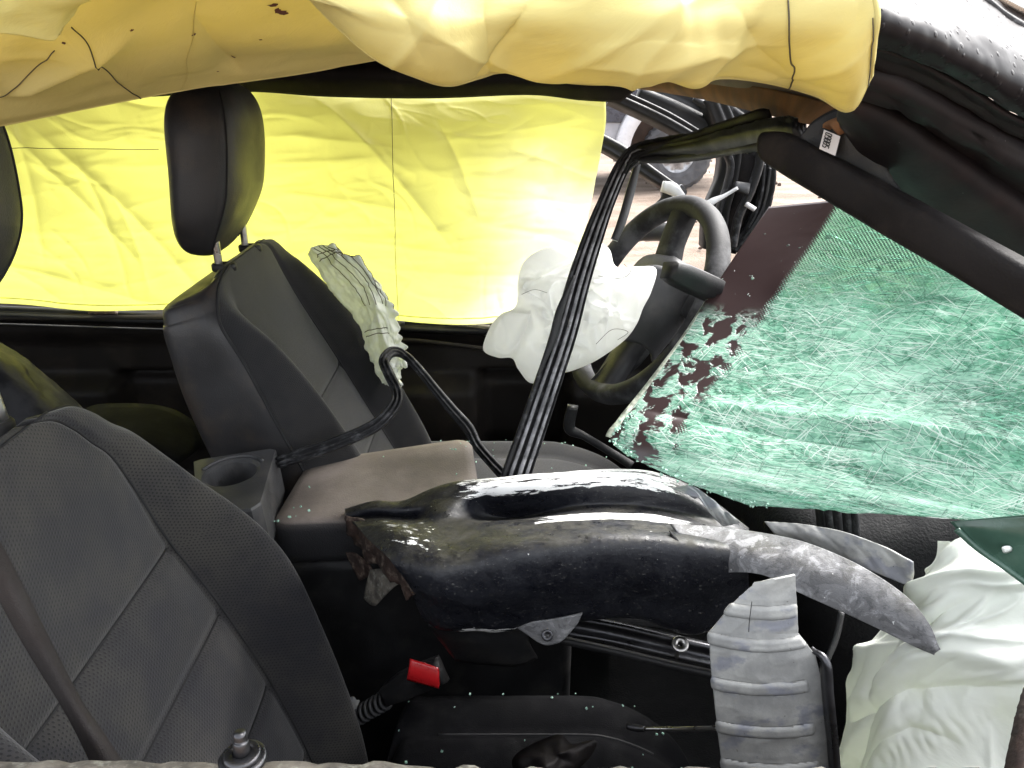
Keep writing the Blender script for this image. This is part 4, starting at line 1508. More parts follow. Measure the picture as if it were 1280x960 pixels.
# rear bench
rb = thing('rear_bench', 'dark rear seat cushion and shiny bare panel glimpsed behind the front seats', 'rear seat', (-1.1, 1.3, .3))
pillow('cushion', [(90, 560, 1.28), (105, 512, 1.42), (150, 504, 1.44), (205, 508, 1.44), (240, 525, 1.42), (252, 550, 1.36), (235, 572, 1.28), (180, 600, 1.2), (120, 600, 1.2)], .05, .12, M['vinyl_black'], rb, nr=20, nt=80)
V = G([[(-120, 380, 1.6), (-40, 412, 1.58), (20, 446, 1.56), (70, 486, 1.54), (118, 530, 1.52)],
       [(-120, 402, 1.48), (-40, 430, 1.46), (15, 462, 1.44), (60, 500, 1.42), (105, 545, 1.40)],
       [(-120, 470, 1.40), (-40, 500, 1.38), (10, 530, 1.36), (50, 560, 1.34), (90, 590, 1.32)],
       [(-120, 560, 1.36), (-40, 580, 1.34), (10, 600, 1.32), (50, 620, 1.30), (90, 640, 1.28)]], 40, 60)
uvm = metric_uv(V)
V = V + normals(V) * (.006 * fbm(uvm[:, :, 0] * 8, uvm[:, :, 1] * 8, 4))[:, :, None]
t = MT('glossy_grey_panel')
nz_ = t.noise(t.ob(), 14, 6, .7)
t.set(col=t.mix(t.ramp(nz_, .4, .65), (.014, .014, .016), (.032, .032, .034)), rough=t.ramp(nz_, .35, .65, .4, .6), spec=.12, normal=t.bump(t.noise(t.ob(), 45, 4), .25, .004))
grid('bare_panel', V, t.m, rb, thick=.006)
ribbon('panel_bead', [P(-60, 404, 1.575), P(20, 446, 1.555), P(70, 486, 1.535), P(112, 524, 1.515)], .012, [(-.5, 0), (-.3, .006), (.3, .006), (.5, 0)], .004, M['grime'], rb)

# ================================================================== centre console
cc = thing('centre_console', 'centre console with brown armrest lid and round cup holder between the seats', 'console', (-.2, 1.18, .30))
# lid: rounded slab through its four photographed corners
c00, c10, c11, c01 = P(336, 654, 1.055), P(606, 646, 1.075), P(590, 545, 1.285), P(384, 576, 1.265)
ex_n = (c10 - c00)
up = np.cross(c10 - c00, c01 - c00)
up /= np.linalg.norm(up)
rows = []
for (d, ins) in ((-.075, .03), (-.072, .008), (-.060, .0), (-.020, -.002), (-.006, .006), (0, .022), (.002, .09), (.003, .2)):
    ring = []
    rr = .11
    for cx, cy, a0 in ((1, 1, 0), (0, 1, 90), (0, 0, 180), (1, 0, 270)):
        for a_ in np.linspace(0, 90, 9):
            aa = R(a0 + a_)
            fx = cx + (-rr if cx else rr) + rr * math.cos(aa)
            fy = cy + (-rr if cy else rr) + rr * math.sin(aa)
            fx = .5 + (fx - .5) * (1 - ins * 1.4)
            fy = .5 + (fy - .5) * (1 - ins * 1.8)
            p = c00 * (1 - fx) * (1 - fy) + c10 * fx * (1 - fy) + c11 * fx * fy + c01 * (1 - fx) * fy
            ring.append(p + up * d)
    rows.append(ring)
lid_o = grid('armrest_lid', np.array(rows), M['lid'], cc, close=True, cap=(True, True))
box('console_body', (-.38, .10), (1.06, 1.27), (.30, .765), M['plastic'], cc, bev=.02)
# cup holder tray with a real round well
tl = [P(243, 582, 1.165), P(347, 566, 1.19), P(347, 566, 1.19), P(326, 642, 1.0)]
plane_n = np.cross(tl[1] - tl[0], tl[3] - tl[0])
plane_n /= np.linalg.norm(plane_n)
if plane_n[2] < 0:
    plane_n = -plane_n
hc = P(289, 590, 1.115)
rr = .039
th = np.linspace(0, 2 * math.pi, 48, endpoint=False)
e1 = np.array([1, 0, 0]) - plane_n * plane_n[0]
e1 /= np.linalg.norm(e1)
e2 = np.cross(plane_n, e1)
quad = [P(243, 582, 1.165), P(347, 566, 1.19), P(326, 642, 1.0), P(250, 655, .99)]
quad = [q - plane_n * np.dot(q - hc, plane_n) for q in quad]
outl = []
for a_ in th:
    d = math.cos(a_) * e1 + math.sin(a_) * e2
    best = 9
    for i in range(4):
        q0, q1 = quad[i], quad[(i + 1) % 4]
        A2 = np.array([[np.dot(d, e1), -np.dot(q1 - q0, e1)], [np.dot(d, e2), -np.dot(q1 - q0, e2)]])
        try:
            s_, t_ = np.linalg.solve(A2, np.array([np.dot(q0 - hc, e1), np.dot(q0 - hc, e2)]))
        except Exception:
            continue
        if s_ > 0 and -1e-6 <= t_ <= 1 + 1e-6:
            best = min(best, s_)
    outl.append(hc + d * best)
outl = np.array(outl)
circ = lambda r_, dz: hc + r_ * (np.cos(th)[:, None] * e1 + np.sin(th)[:, None] * e2) - plane_n * dz
rows = [outl - plane_n * .08, outl - plane_n * .004, outl * .985 + hc * .015, circ(rr + .006, 0), circ(rr, .004), circ(rr * .96, .06), circ(rr * .9, .075), circ(rr * .3, .076)]
grid('cup_holder', np.array(rows), M['plastic_grey'], cc, close=True, cap=(False, True), smooth=False)
tube('tray_rim', [hc + (rr + .012) * (math.cos(a_) * e1 + math.sin(a_) * e2) + plane_n * .001 for a_ in np.linspace(.6, 2.9, 20)], .003, M['plastic_grey'], cc, n=30, m=8)

# ================================================================== loose rubber seal looping over the console
ws = ribbon('rubber_seal', [P(348, 578, 1.17), P(385, 566, 1.17), P(425, 552, 1.17), P(468, 532, 1.19), P(492, 508, 1.22), P(496, 490, 1.25), P(486, 468, 1.29), P(480, 452, 1.32), P(488, 441, 1.35), P(502, 442, 1.39), P(518, 455, 1.42), P(545, 488, 1.41), P(565, 512, 1.40), P(585, 535, 1.38), P(596, 556, 1.36), P(612, 575, 1.34), P(628, 592, 1.32)],
            [.020, .022, .022, .022, .020, .018, .018, .018, .018, .016, .016, .018, .020, .022, .020, .020, .022],
            [(-.5, 0), (-.42, .008), (-.25, .009), (-.18, .003), (-.1, .003), (-.02, .010), (.12, .010), (.2, .003), (.28, .003), (.36, .009), (.5, 0)], .008, M['rubber'], n=150)
tag(ws, 'black rubber door seal strip looping in front of the driver seat', 'rubber seal')

# ================================================================== bent window frame
bf = thing('window_frame', 'bent black door window frame with grooved rubber channel leaning across the white airbag', 'window frame', P(640, 600, 1.08))
groove = [(-.5, 0), (-.47, .010), (-.34, .012), (-.31, .003), (-.27, .003), (-.24, .010), (-.12, .010), (-.08, .0), (-.03, .0), (.02, .012), (.16, .012), (.19, .004), (.23, .004), (.27, .011), (.38, .011), (.40, .002), (.44, .002), (.47, .008), (.5, 0)]
gmat = [1 if i in (5, 9, 13) else 0 for i in range(len(groove) + 2)]
gmat2 = [1 if i in (9,) else 0 for i in range(len(groove) + 2)]
ribbon('frame_post', [P(632, 640, 1.06), P(645, 595, 1.08), P(664, 540, 1.11), P(686, 475, 1.14), P(706, 415, 1.17), P(724, 350, 1.20), P(742, 295, 1.23), P(757, 255, 1.25), P(772, 220, 1.27), P(780, 206, 1.275), P(792, 195, 1.275)],
       [.046, .045, .043, .041, .039, .036, .032, .027, .025, .024, .024], groove, .014, [M['rubber'], M['rubber_grey']], bf, n=140, rough=.0009, fprof=gmat)
ribbon('frame_lip', [P(717, 345, 1.185), P(700, 388, 1.16), P(690, 425, 1.145), P(672, 470, 1.125)], [.004, .012, .012, .004], flat, .004, M['plastic'], bf, n=30)
ribbon('frame_head', [P(776, 214, 1.27), P(784, 200, 1.27), P(798, 190, 1.26), P(830, 183, 1.22), P(880, 177, 1.12), P(930, 167, 1.0), P(972, 161, .90), P(1000, 162, .84)],
       [.022, .023, .022, .021, .022, .021, .018, .014], groove, .012, [M['plastic'], M['rubber_grey']], bf, n=110, rough=.001, fprof=gmat2)
ribbon('frame_flange', [P(800, 200, 1.255), P(840, 197, 1.21), P(890, 190, 1.11), P(940, 182, .99), P(962, 179, .95)], [.006, .012, .015, .014, .008], flat, .006, M['plastic'], bf, n=40)
ribbon('frame_flange', [P(800, 186, 1.25), P(850, 176, 1.17), P(900, 160, 1.06), P(945, 145, .96), P(962, 144, .93)], [.006, .008, .010, .010, .004], flat, .006, M['trim_dark'], bf, n=40)
ribbon('inner_channel', [P(797, 205, 1.30), P(788, 240, 1.29), P(778, 275, 1.27), P(768, 300, 1.26)], [.010, .014, .014, .012], flat, .006, M['plastic_grey'], bf, n=30)

# ================================================================== steering wheel
sw = thing('steering_wheel', 'black steering wheel tilted on its column with dusty upper rim', 'steering wheel', P(800, 375, 1.50))
wc = P(803, 374, 1.50)
Rm = np.array([[1, 0, 0], [0, _cp, _sp], [0, -_sp, _cp]])         # rows: world axes from camera axes below
right, upv, fwd = np.array([1, 0, 0]), np.array([0, _sp, _cp]), np.array([0, _cp, -_sp])
wn = -.82 * right + .36 * upv - .43 * fwd
wn /= np.linalg.norm(wn)
w1 = np.array([-.48, 0, 0]) + -.88 * upv                           # long axis, down left in the view
w1 = w1 - wn * np.dot(w1, wn)
w1 /= np.linalg.norm(w1)
w2 = np.cross(wn, w1)
RW = .198
V = []
for a_ in np.linspace(0, 2 * math.pi, 120, endpoint=False):
    d = math.cos(a_) * w1 + math.sin(a_) * w2
    ring = []
    for b_ in np.linspace(0, 2 * math.pi, 20, endpoint=False):
        rr_ = .0208
        ring.append(wc + d * (RW + rr_ * .95 * math.cos(b_)) + wn * (rr_ * 1.1 * math.sin(b_)))
    V.append(ring)
V = np.array(V)
V = np.concatenate([V, V[:1]], 0)
t = MT('worn_wheel_leather')
nz_ = t.noise(t.ob(), 10, 6, .65)
c_ = t.mix(t.ramp(nz_, .45, .7), (.022, .022, .023), (.11, .11, .115))
t.set(col=c_, rough=.62, spec=.22, normal=t.bump(t.noise(t.ob(), 380, 3), .3, .0015))
M['wheel'] = t.m
grid('rim', V, M['wheel'], sw, close=True)
WP = lambda a_, b_, h_=0: wc + w1 * a_ + w2 * b_ + wn * h_


def spoke(name, p, ww, mat):
    return ribbon(name, p, ww, [(-.5, 0), (-.45, .010), (-.25, .014), (.25, .014), (.45, .010), (.5, 0)], .018, mat, sw, n=24, hint=wn)


spoke('spoke', [WP(-.19, 0), WP(-.12, 0, -.004), WP(-.05, 0, -.02)], [.055, .05, .07], M['wheel'])
spoke('spoke', [WP(0, -.19), WP(-.01, -.12, -.008), WP(-.01, -.05, -.02)], [.05, .045, .06], M['wheel'])
spoke('spoke', [WP(0, .19), WP(-.01, .12, -.008), WP(-.01, .05, -.02)], [.05, .045, .06], M['wheel'])
spoke('spoke', [WP(.19, .0), WP(.12, 0, -.01), WP(.06, 0, -.02)], [.06, .06, .08], M['plastic'])
hub = []
for (r_, h_) in ((.02, .022), (.05, .020), (.072, .012), (.080, -.005), (.080, -.04), (.06, -.06), (.05, -.2), (.01, -.2)):
    hub.append([WP(r_ * 1.1 * np.sign(math.cos(a_)) * abs(math.cos(a_)) ** .7 - .01, r_ * 1.0 * np.sign(math.sin(a_)) * abs(math.sin(a_)) ** .7, h_) for a_ in np.linspace(0, 2 * math.pi, 48, endpoint=False)])
grid('hub', np.array(hub), M['plastic_grey'], sw, close=True, cap=(True, True))
# opened airbag cover flap
V = G([[(795, 335, 1.36), (825, 332, 1.36), (858, 352, 1.37), (866, 372, 1.38)],
       [(785, 385, 1.35), (812, 385, 1.345), (838, 398, 1.355), (848, 410, 1.37)],
       [(768, 425, 1.36), (795, 428, 1.355), (812, 440, 1.365), (815, 452, 1.38)]], 20, 24)
grid('airbag_cover', V, M['plastic_grey'], sw, thick=.006)
V = G([[(768, 442, 1.47), (800, 434, 1.47), (824, 424, 1.48)],
       [(745, 468, 1.46), (780, 460, 1.46), (806, 448, 1.47)],
       [(728, 484, 1.46), (755, 480, 1.46), (785, 468, 1.47)]], 12, 20)
grid('lower_cover', V, M['plastic'], sw, thick=.006)
stq = ribbon('indicator_stalk', [P(836, 337, 1.18), P(850, 343, 1.19), P(872, 353, 1.22), P(905, 368, 1.28)], [.026, .034, .036, .036], [(-.5, 0), (-.47, .012), (-.36, .018), (.2, .018), (.3, .010), (.42, .010), (.47, .004), (.5, 0)], .016, M['plastic'], n=30)
tag(stq, 'chunky black wet lever poking out between steering wheel and broken windshield', 'lever')
# under-wheel bracket
bk_ = ribbon('trim_bracket', [P(716, 508, 1.36), P(712, 535, 1.36), P(730, 545, 1.35), P(760, 563, 1.33), P(790, 582, 1.31)], [.02, .022, .014, .014, .016], flat, .008, M['plastic'], n=30)
tag(bk_, 'thin black plastic strip bent below the steering wheel', 'trim strip')

# ================================================================== driver airbag


db = thing('driver_airbag', 'burst white driver airbag crumpled in front of the steering wheel', 'airbag', P(700, 420, 1.34))
pillow('airbag_lobe', [(604, 437, 1.36), (612, 410, 1.36), (626, 393, 1.36), (645, 382, 1.37), (648, 345, 1.38), (660, 322, 1.38), (690, 308, 1.38), (720, 315, 1.36), (735, 340, 1.34), (730, 390, 1.32), (715, 440, 1.31), (690, 470, 1.31), (664, 479, 1.32), (648, 462, 1.33), (640, 448, 1.34), (622, 447, 1.35)],
       .05, .05, M['airbag'], db, nr=90, nt=320, wr=bag_wr(3, .014), centre=(680, 395, 1.34))
pillow('airbag_lobe', [(728, 335, 1.32), (733, 312, 1.32), (748, 303, 1.33), (762, 312, 1.335), (770, 333, 1.335), (795, 333, 1.33), (820, 336, 1.335), (814, 365, 1.33), (804, 385, 1.33), (796, 405, 1.325), (782, 424, 1.325), (756, 444, 1.32), (730, 458, 1.31), (700, 465, 1.31), (690, 440, 1.31), (705, 390, 1.31)],
       .04, .04, M['airbag'], db, nr=90, nt=320, wr=bag_wr(13, .013), centre=(752, 392, 1.315))
for pts in ([(748, 345), (775, 348), (788, 340), (780, 330)], [(745, 430), (765, 412), (785, 415), (772, 425)], [(652, 368), (668, 362), (684, 366)]):
    tube('stitching', [P(u, v, 1.268) for u, v in pts], .0004, M['thread'], db, n=24, m=5)

# ================================================================== driver seat side airbag
sb = thing('side_airbag', 'torn white side airbag with striped stitching spilling from the driver seat edge', 'airbag', P(450, 400, 1.62))
V = G([[(384, 318, 1.67), (392, 310, 1.665), (400, 306, 1.66), (412, 308, 1.655), (418, 312, 1.66)],
       [(398, 338, 1.655), (409, 330, 1.645), (424, 322, 1.64), (447, 324, 1.64), (461, 332, 1.65)],
       [(416, 362, 1.65), (429, 352, 1.635), (448, 346, 1.63), (467, 350, 1.63), (481, 362, 1.645)],
       [(432, 382, 1.645), (447, 378, 1.628), (462, 374, 1.62), (479, 374, 1.625), (493, 382, 1.64)],
       [(446, 412, 1.64), (459, 408, 1.62), (472, 406, 1.615), (487, 406, 1.62), (499, 412, 1.635)],
       [(454, 440, 1.635), (467, 436, 1.615), (480, 434, 1.61), (495, 440, 1.615), (509, 450, 1.63)],
       [(462, 455, 1.64), (474, 462, 1.62), (484, 464, 1.615), (494, 466, 1.62), (502, 470, 1.63)],
       [(478, 478, 1.64), (486, 484, 1.63), (492, 488, 1.625), (498, 489, 1.63), (503, 486, 1.635)]], 150, 70)
m_ = metric_uv(V)
ab = unit_uv(V)
h = .010 * ridged(m_[:, :, 0] * 22, m_[:, :, 1] * 9, 5, 3) + .006 * fbm(m_[:, :, 0] * 30, m_[:, :, 1] * 30, 7)
h += .006 * np.sin(m_[:, :, 1] * 260 + 3 * vn(m_[:, :, 1] * 30, m_[:, :, 0] * 30, 2)) * sstep(.72, 1.0, ab[:, :, 0]) * sstep(.35, .5, ab[:, :, 1])
V = V + normals(V) * (h - .008)[:, :, None]
grid('torn_cloth', V, M['airbag_side'], sb, thick=.002, UV=m_)
for q in (.30, .42, .54, .66, .78, .9):
    stitch('stitching', V, (q, .01), (min(.98, q + .05), .46), sb, r=.0009)
for q in (.06, .10, .60, .63):
    stitch('stitching', V, (.15 if q < .3 else .1, q), (.97 if q < .3 else .7, q - .01), sb, r=.0009)

# ================================================================== shattered windshield
wd = thing('windshield', 'shattered sagging green windshield with dark painted border lying over the dashboard', 'windshield', P(1000, 480, 1.0))
rows = []
for (lu, lv, lY), (ru, rv, rY), sag in (((962, 260, 1.34), (1420, 215, .96), 0), ((930, 306, 1.30), (1420, 280, .93), .02), ((890, 366, 1.25), (1420, 350, .89), .03), ((850, 428, 1.19), (1420, 430, .85), .035),
                                        ((806, 490, 1.13), (1420, 505, .80), .03), ((776, 530, 1.08), (1420, 560, .77), .02), ((765, 552, 1.06), (1420, 605, .74), .015), ((800, 577, 1.03), (1420, 640, .72), .008), ((872, 608, .98), (1420, 655, .71), 0), ((938, 631, .94), (1420, 664, .70), 0)):
    r_ = []
    for f in np.linspace(0, 1, 9):
        r_.append((lu + (ru - lu) * f, lv + (rv - lv) * f, lY + (rY - lY) * f + sag * math.sin(math.pi * f)))
    rows.append(r_)
V = G(rows, 150, 220)
m_ = metric_uv(V)
a, b = m_[:, :, 0], m_[:, :, 1]
inside = sstep(.07, .13, a)
h = (.007 * fbm(a * 5, b * 8, 3, 2) + .0010 * ridged(a * 14 + b * 12, b * 26, 5, 2)) * (.15 + .85 * inside)
h += fold(a, b, (.05, .40), (.60, .36), .012, .012) - fold(a, b, (.0, .43), (.5, .41), .01, .008)
V = V + normals(V) * h[:, :, None]
# the border coordinate is measured from the left edge even where the lower rim cuts in
tip = int(149 * 6 / 9)
off = np.zeros(150)
off[tip:] = np.linalg.norm(V[tip:, 0] - V[tip, 0], axis=1)
m_ = m_.copy()
m_[:, :, 0] += off[:, None]
a = m_[:, :, 0]
grid('laminated_glass', V, M['windshield'], wd, thick=.004, UV=m_, offset=-1)
wV, wN = V, normals(V)
ribbon('glass_edge', wV[0:99:4, 0] + wN[0:99:4, 0] * .001 + np.array([.002, 0, 0]), [.005, .005, .008, .016, .020], [(-.5, 0), (-.3, .003), (0, .002), (.1, .004), (.3, .003), (.5, 0)], .004, M['glass_rim'], wd, n=80, rough=.0006)


def slivers(n, length, width, ang, sel, lift, curl=.15, bundle=1):
    v_, f_ = [], []
    left = 0
    nv, nu, _ = wV.shape
    while n > 0:
        if bundle > 1 and left > 0:                   # a few near-parallel cracks lie side by side
            left -= 1
            i = min(max(i0_ + random.randint(-7, 7), 3), nv - 4)
            j = min(max(j0_ + random.randint(-9, 9), 3), nu - 4)
            an = an0 + random.gauss(0, .05)
        else:
            i, j = random.randrange(3, nv - 3), random.randrange(3, nu - 3)
            an = an0 = ang()
            i0_, j0_, left = i, j, random.randint(1, bundle)
        if not sel(a[i, j], b[i, j]):
            continue
        n -= 1
        L = random.uniform(*length)
        wd_ = random.uniform(*width)
        tx = wV[i, j + 1] - wV[i, j - 1]
        tx /= np.linalg.norm(tx)
        ty = np.cross(wN[i, j], tx)
        cur = random.uniform(-curl, curl)
        pts = []
        # walk over the sheet so that the sliver follows its bumps
        ci, cj = float(i), float(j)
        du = np.linalg.norm(wV[i, j + 1] - wV[i, j])
        dv_ = np.linalg.norm(wV[i + 1, j] - wV[i, j])
        K = 7
        for s_ in range(K):
            ii, jj = int(np.clip(ci, 1, nv - 2)), int(np.clip(cj, 1, nu - 2))
            fi, fj = np.clip(ci, 1, nv - 2.01) - ii, np.clip(cj, 1, nu - 2.01) - jj
            p = wV[ii, jj] * (1 - fi) * (1 - fj) + wV[ii + 1, jj] * fi * (1 - fj) + wV[ii, jj + 1] * (1 - fi) * fj + wV[ii + 1, jj + 1] * fi * fj
            pts.append((p, wN[ii, jj]))
            th_ = an + cur * s_
            cj += math.cos(th_) * L / K / du
            ci += math.sin(th_) * L / K / dv_
        k0 = len(v_)
        for s_, (p, nn_) in enumerate(pts):
            wq = wd_ * (1 - abs(2 * s_ / (K - 1) - 1) ** 1.5) + .0001
            d = pts[min(s_ + 1, K - 1)][0] - pts[max(s_ - 1, 0)][0]
            sd_ = np.cross(nn_, d)
            sd_ /= np.linalg.norm(sd_) + 1e-9
            v_ += [p + nn_ * lift - sd_ * wq, p + nn_ * (lift + wq * .9), p + nn_ * lift + sd_ * wq]
        for s_ in range(K - 1):
            q = k0 + s_ * 3
            f_ += [(q, q + 1, q + 4, q + 3), (q + 1, q + 2, q + 5, q + 4)]
    return v_, f_


frit = lambda x, y: x > .118 - .06 * y + .004
def crack_angle():
    return random.choice((random.gauss(.08, .18), random.gauss(.08, .18), random.gauss(-.30, .15), random.gauss(.55, .25), random.gauss(1.3, .3)))


v_, f_ = slivers(1300, (.006, .030), (.00012, .00036), crack_angle, frit, .0004, .004)
w_, g_ = slivers(820, (.014, .060), (.0005, .0016), lambda: random.choice((random.gauss(.10, .10), random.gauss(.12, .12), random.gauss(.32, .1), random.gauss(-.30, .12))), frit, .0007, .004, 6)
k0 = len(v_)
v_ += w_
f_ += [tuple(q + k0 for q in fc_) for fc_ in g_]
raw('glint_splinters', v_, f_, M['shard'], wd, kind='stuff', smooth=False)
v_, f_ = slivers(420, (.012, .07), (.0003, .0007), crack_angle, lambda x, y: x > .10, .0004, .01)
w_, g_ = slivers(46, (.15, .42), (.0004, .0008), crack_angle, lambda x, y: x > .10, .0005, .05)
k0 = len(v_)
v_ += w_
f_ += [tuple(q + k0 for q in fc_) for fc_ in g_]
raw('crack_lines', v_, f_, M['crack'], wd, kind='stuff', smooth=False)
# crumbs clinging to the ragged lower left rim
v_, f_ = [], []
rim = [wV[i_, 0] for i_ in range(78, 149)] + [wV[149, j_] for j_ in range(0, 12, 2)]
for _ in range(300):
    p = rim[random.randrange(len(rim))] + np.array([random.gauss(.005, .004), random.gauss(0, .002) - .002, random.gauss(.003, .003)])
    r_ = random.uniform(.0007, .0020)
    k0 = len(v_)
    rot = Matrix.Rotation(random.uniform(0, 6), 3, Vector((random.gauss(0, 1), random.gauss(0, 1), random.gauss(0, 1))).normalized())
    for q in ((1, 1, 1), (1, -1, -1), (-1, 1, -1), (-1, -1, 1), (1.2, 0, .2), (-.3, 1.1, .2)):
        v_.append(p + r_ * np.array(rot @ Vector(q)))
    f_ += [tuple(k0 + x for x in q) for q in ((0, 1, 4), (0, 4, 5), (0, 5, 3), (0, 3, 1), (2, 1, 3), (2, 3, 5), (2, 5, 4), (2, 4, 1))]
raw('glass_crumbs', v_, f_, M['crumb'], wd, kind='stuff', smooth=False)
v_, f_ = slivers(26, (.006, .02), (.0005, .0012), lambda: random.gauss(-.9, .3), lambda x, y: x < .10, .0006)
raw('border_chips', v_, f_, M['shard'], wd, kind='stuff', smooth=False)

# dark green glass fragment under it
V = G([[(1188, 652, .70), (1230, 648, .68), (1330, 640, .64), (1400, 640, .62)],
       [(1200, 664, .69), (1240, 668, .67), (1330, 690, .63), (1400, 700, .61)],
       [(1222, 684, .68), (1262, 712, .66), (1340, 770, .62), (1420, 830, .60)]], 20, 24)
gg = thing('green_glass_piece', 'dark green corner of glass over the white airbag at right edge', 'glass piece', P(1250, 690, .67))
grid('pane', V, M['green_dark'], gg, thick=.004)
tube('bead', [P(1196, 662, .687), P(1222, 685, .677), P(1262, 713, .657), P(1340, 771, .617)], .0035, M['green_dark'], gg, n=30, m=8)
pillow('glass_crumb', [(1252, 684, .655), (1262, 682, .655), (1266, 688, .655), (1256, 692, .655)], .003, .001, M['shard'], gg, nr=6, nt=12)

# ================================================================== crumpled body panel
bp = thing('crumpled_bodywork', 'torn crumpled black body panel with white scratches thrust across the cabin', 'body panel', P(700, 780, .88))
us = [438, 470, 505, 560, 640, 720, 800, 870, 935]
rowv = [
    ([660, 650, 645, 630, 618, 612, 612, 640, 670], 1.10),
    ([636, 629, 628, 606, 597, 591, 590, 614, 662], 1.05),
    ([641, 636, 637, 624, 613, 605, 606, 628, 665], 1.015),
    ([646, 644, 648, 640, 648, 634, 634, 648, 669], 1.02),
    ([650, 650, 658, 656, 654, 646, 645, 658, 670], .965),
    ([655, 662, 676, 678, 668, 660, 658, 668, 677], .915),
    ([660, 682, 712, 704, 690, 679, 675, 681, 688], .865),
    ([664, 694, 730, 742, 732, 718, 714, 722, 712], .855),
    ([668, 702, 744, 766, 762, 748, 744, 756, 732], .870),
    ([672, 708, 754, 786, 785, 773, 770, 790, 752], .885),
    ([672, 706, 750, 778, 776, 766, 764, 780, 748], .93)]
Yoff = [.03, .01, 0, 0, .0, .0, .0, -.005, -.01]
c0u, c0v = [434, 432, 434, 437, 445, 462, 488, 512, 520, 530, 528], [662, 640, 645, 650, 658, 676, 700, 728, 748, 772, 768]
c1u, c1v = [470, 468, 468, 470, 478, 492, 507, 523, 531, 541, 539], [650, 630, 636, 646, 655, 668, 704, 733, 753, 779, 775]
c2u, c2v = [510, 505, 508, 512, 520, 530, 540, 546, 550, 556, 554], [645, 628, 637, 648, 658, 674, 707, 738, 760, 784, 778]
rws = []
for k_, (vv, Y) in enumerate(rowv):
    r_ = [(c0u[k_], c0v[k_], Y + .02), (c1u[k_], c1v[k_], Y + .01), (c2u[k_], c2v[k_], Y)]
    VY = [0, 0, .99, .985, 1.05, 1.015, 1.005, 1.0, .99]
    r_ += [(u + (22 if (i_ == 3 and k_ > 5) else 0), v, (VY[i_] if k_ == 3 else Y) + yo) for i_, (u, v, yo) in enumerate(zip(us, vv, Yoff)) if i_ > 2]
    rws.append(r_)
V = G(rws, 150, 260)
m_ = metric_uv(V)
ab = unit_uv(V)
h = .0012 * fbm(m_[:, :, 0] * 10, m_[:, :, 1] * 10, 8, 3) + .0008 * ridged(m_[:, :, 0] * 20, m_[:, :, 1] * 12, 18, 2) * sstep(.5, .9, ab[:, :, 1])
h -= .012 * np.exp(-((ab[:, :, 0] - .44) / .025) ** 2) * np.exp(-((ab[:, :, 1] - .25) / .07) ** 2)
V = V + normals(V) * h[:, :, None]
keep = np.ones((149, 259), bool)
grid('main_sheet', V, M['wreck'], bp, thick=.003, offset=-1, UV=ab)
pV = V
dv, df = drops(pV, 420, (20, 90), (6, 250), (.0005, .0007, .0009, .0013), .2)
raw('water_drops', dv, df, M['water'], bp, kind='stuff')
# torn open left end and bent tabs
V = G([[(434, 642, 1.03), (470, 668, .97), (500, 700, .90), (522, 738, .875)],
       [(436, 660, 1.03), (466, 688, .98), (492, 716, .92), (514, 744, .89)],
       [(442, 682, 1.03), (464, 702, .985), (486, 722, .93), (508, 748, .90)]], 14, 30)
V = V + (.004 * fbm(metric_uv(V)[:, :, 0] * 40, metric_uv(V)[:, :, 1] * 40, 4))[:, :, None]
grid('torn_end', V, M['rusty'], bp, thick=.003)
V = G([[(432, 690, 1.02), (445, 692, 1.01), (462, 706, .985)], [(440, 708, 1.01), (452, 708, 1.0), (466, 714, .98)], [(450, 726, 1.0), (458, 722, .99), (466, 720, .98)]], 12, 14)
grid('bent_tab', V, M['rusty'], bp, thick=.002)
V = G([[(463, 712, .97), (478, 712, .95), (504, 726, .92)], [(458, 732, .965), (474, 734, .945), (490, 736, .925)], [(455, 748, .96), (464, 756, .95), (470, 757, .945)]], 12, 14)
grid('bent_tab', V, M['grime'], bp, thick=.002)
# hanging underside bracket with bolt
V = G([[(636, 778, .88), (668, 776, .875), (700, 772, .87), (728, 766, .87)], [(655, 790, .875), (680, 792, .87), (705, 786, .868), (722, 778, .87)], [(672, 802, .87), (684, 806, .868), (700, 802, .866), (712, 790, .87)]], 14, 24)
grid('hanging_bracket', V, M['wreck_grey'], bp, thick=.003)
ring_obj('bolt_head', P(684, 794, .862), .003, .008, .004, M['steel_dark'], bp, ax=(0, -.8, .5), n=12)
V = G([[(535, 780, .90), (580, 782, .895), (640, 784, .89), (660, 786, .89)], [(550, 800, .91), (590, 802, .90), (640, 806, .895), (662, 804, .895)], [(570, 826, .93), (605, 830, .92), (645, 832, .91), (672, 822, .91)]], 14, 24)
grid('under_box', V, M['plastic'], bp, thick=.003)
# curled shred of grey primer at the back edge
V = G([[(840, 612, 1.00), (862, 611, 1.00), (884, 624, .985), (906, 642, .965), (926, 656, .945)],
       [(852, 617, .99), (868, 618, .99), (886, 632, .975), (900, 646, .96), (916, 657, .947)],
       [(868, 622, .985), (876, 628, .98), (884, 638, .97), (893, 648, .96), (904, 658, .95)]], 14, 40)
m_ = metric_uv(V)
V = V + normals(V) * (.004 + .003 * fbm(m_[:, :, 0] * 50, m_[:, :, 1] * 50, 4))[:, :, None]
grid('paint_shred', V, M['plate'], bp, thick=.0012)
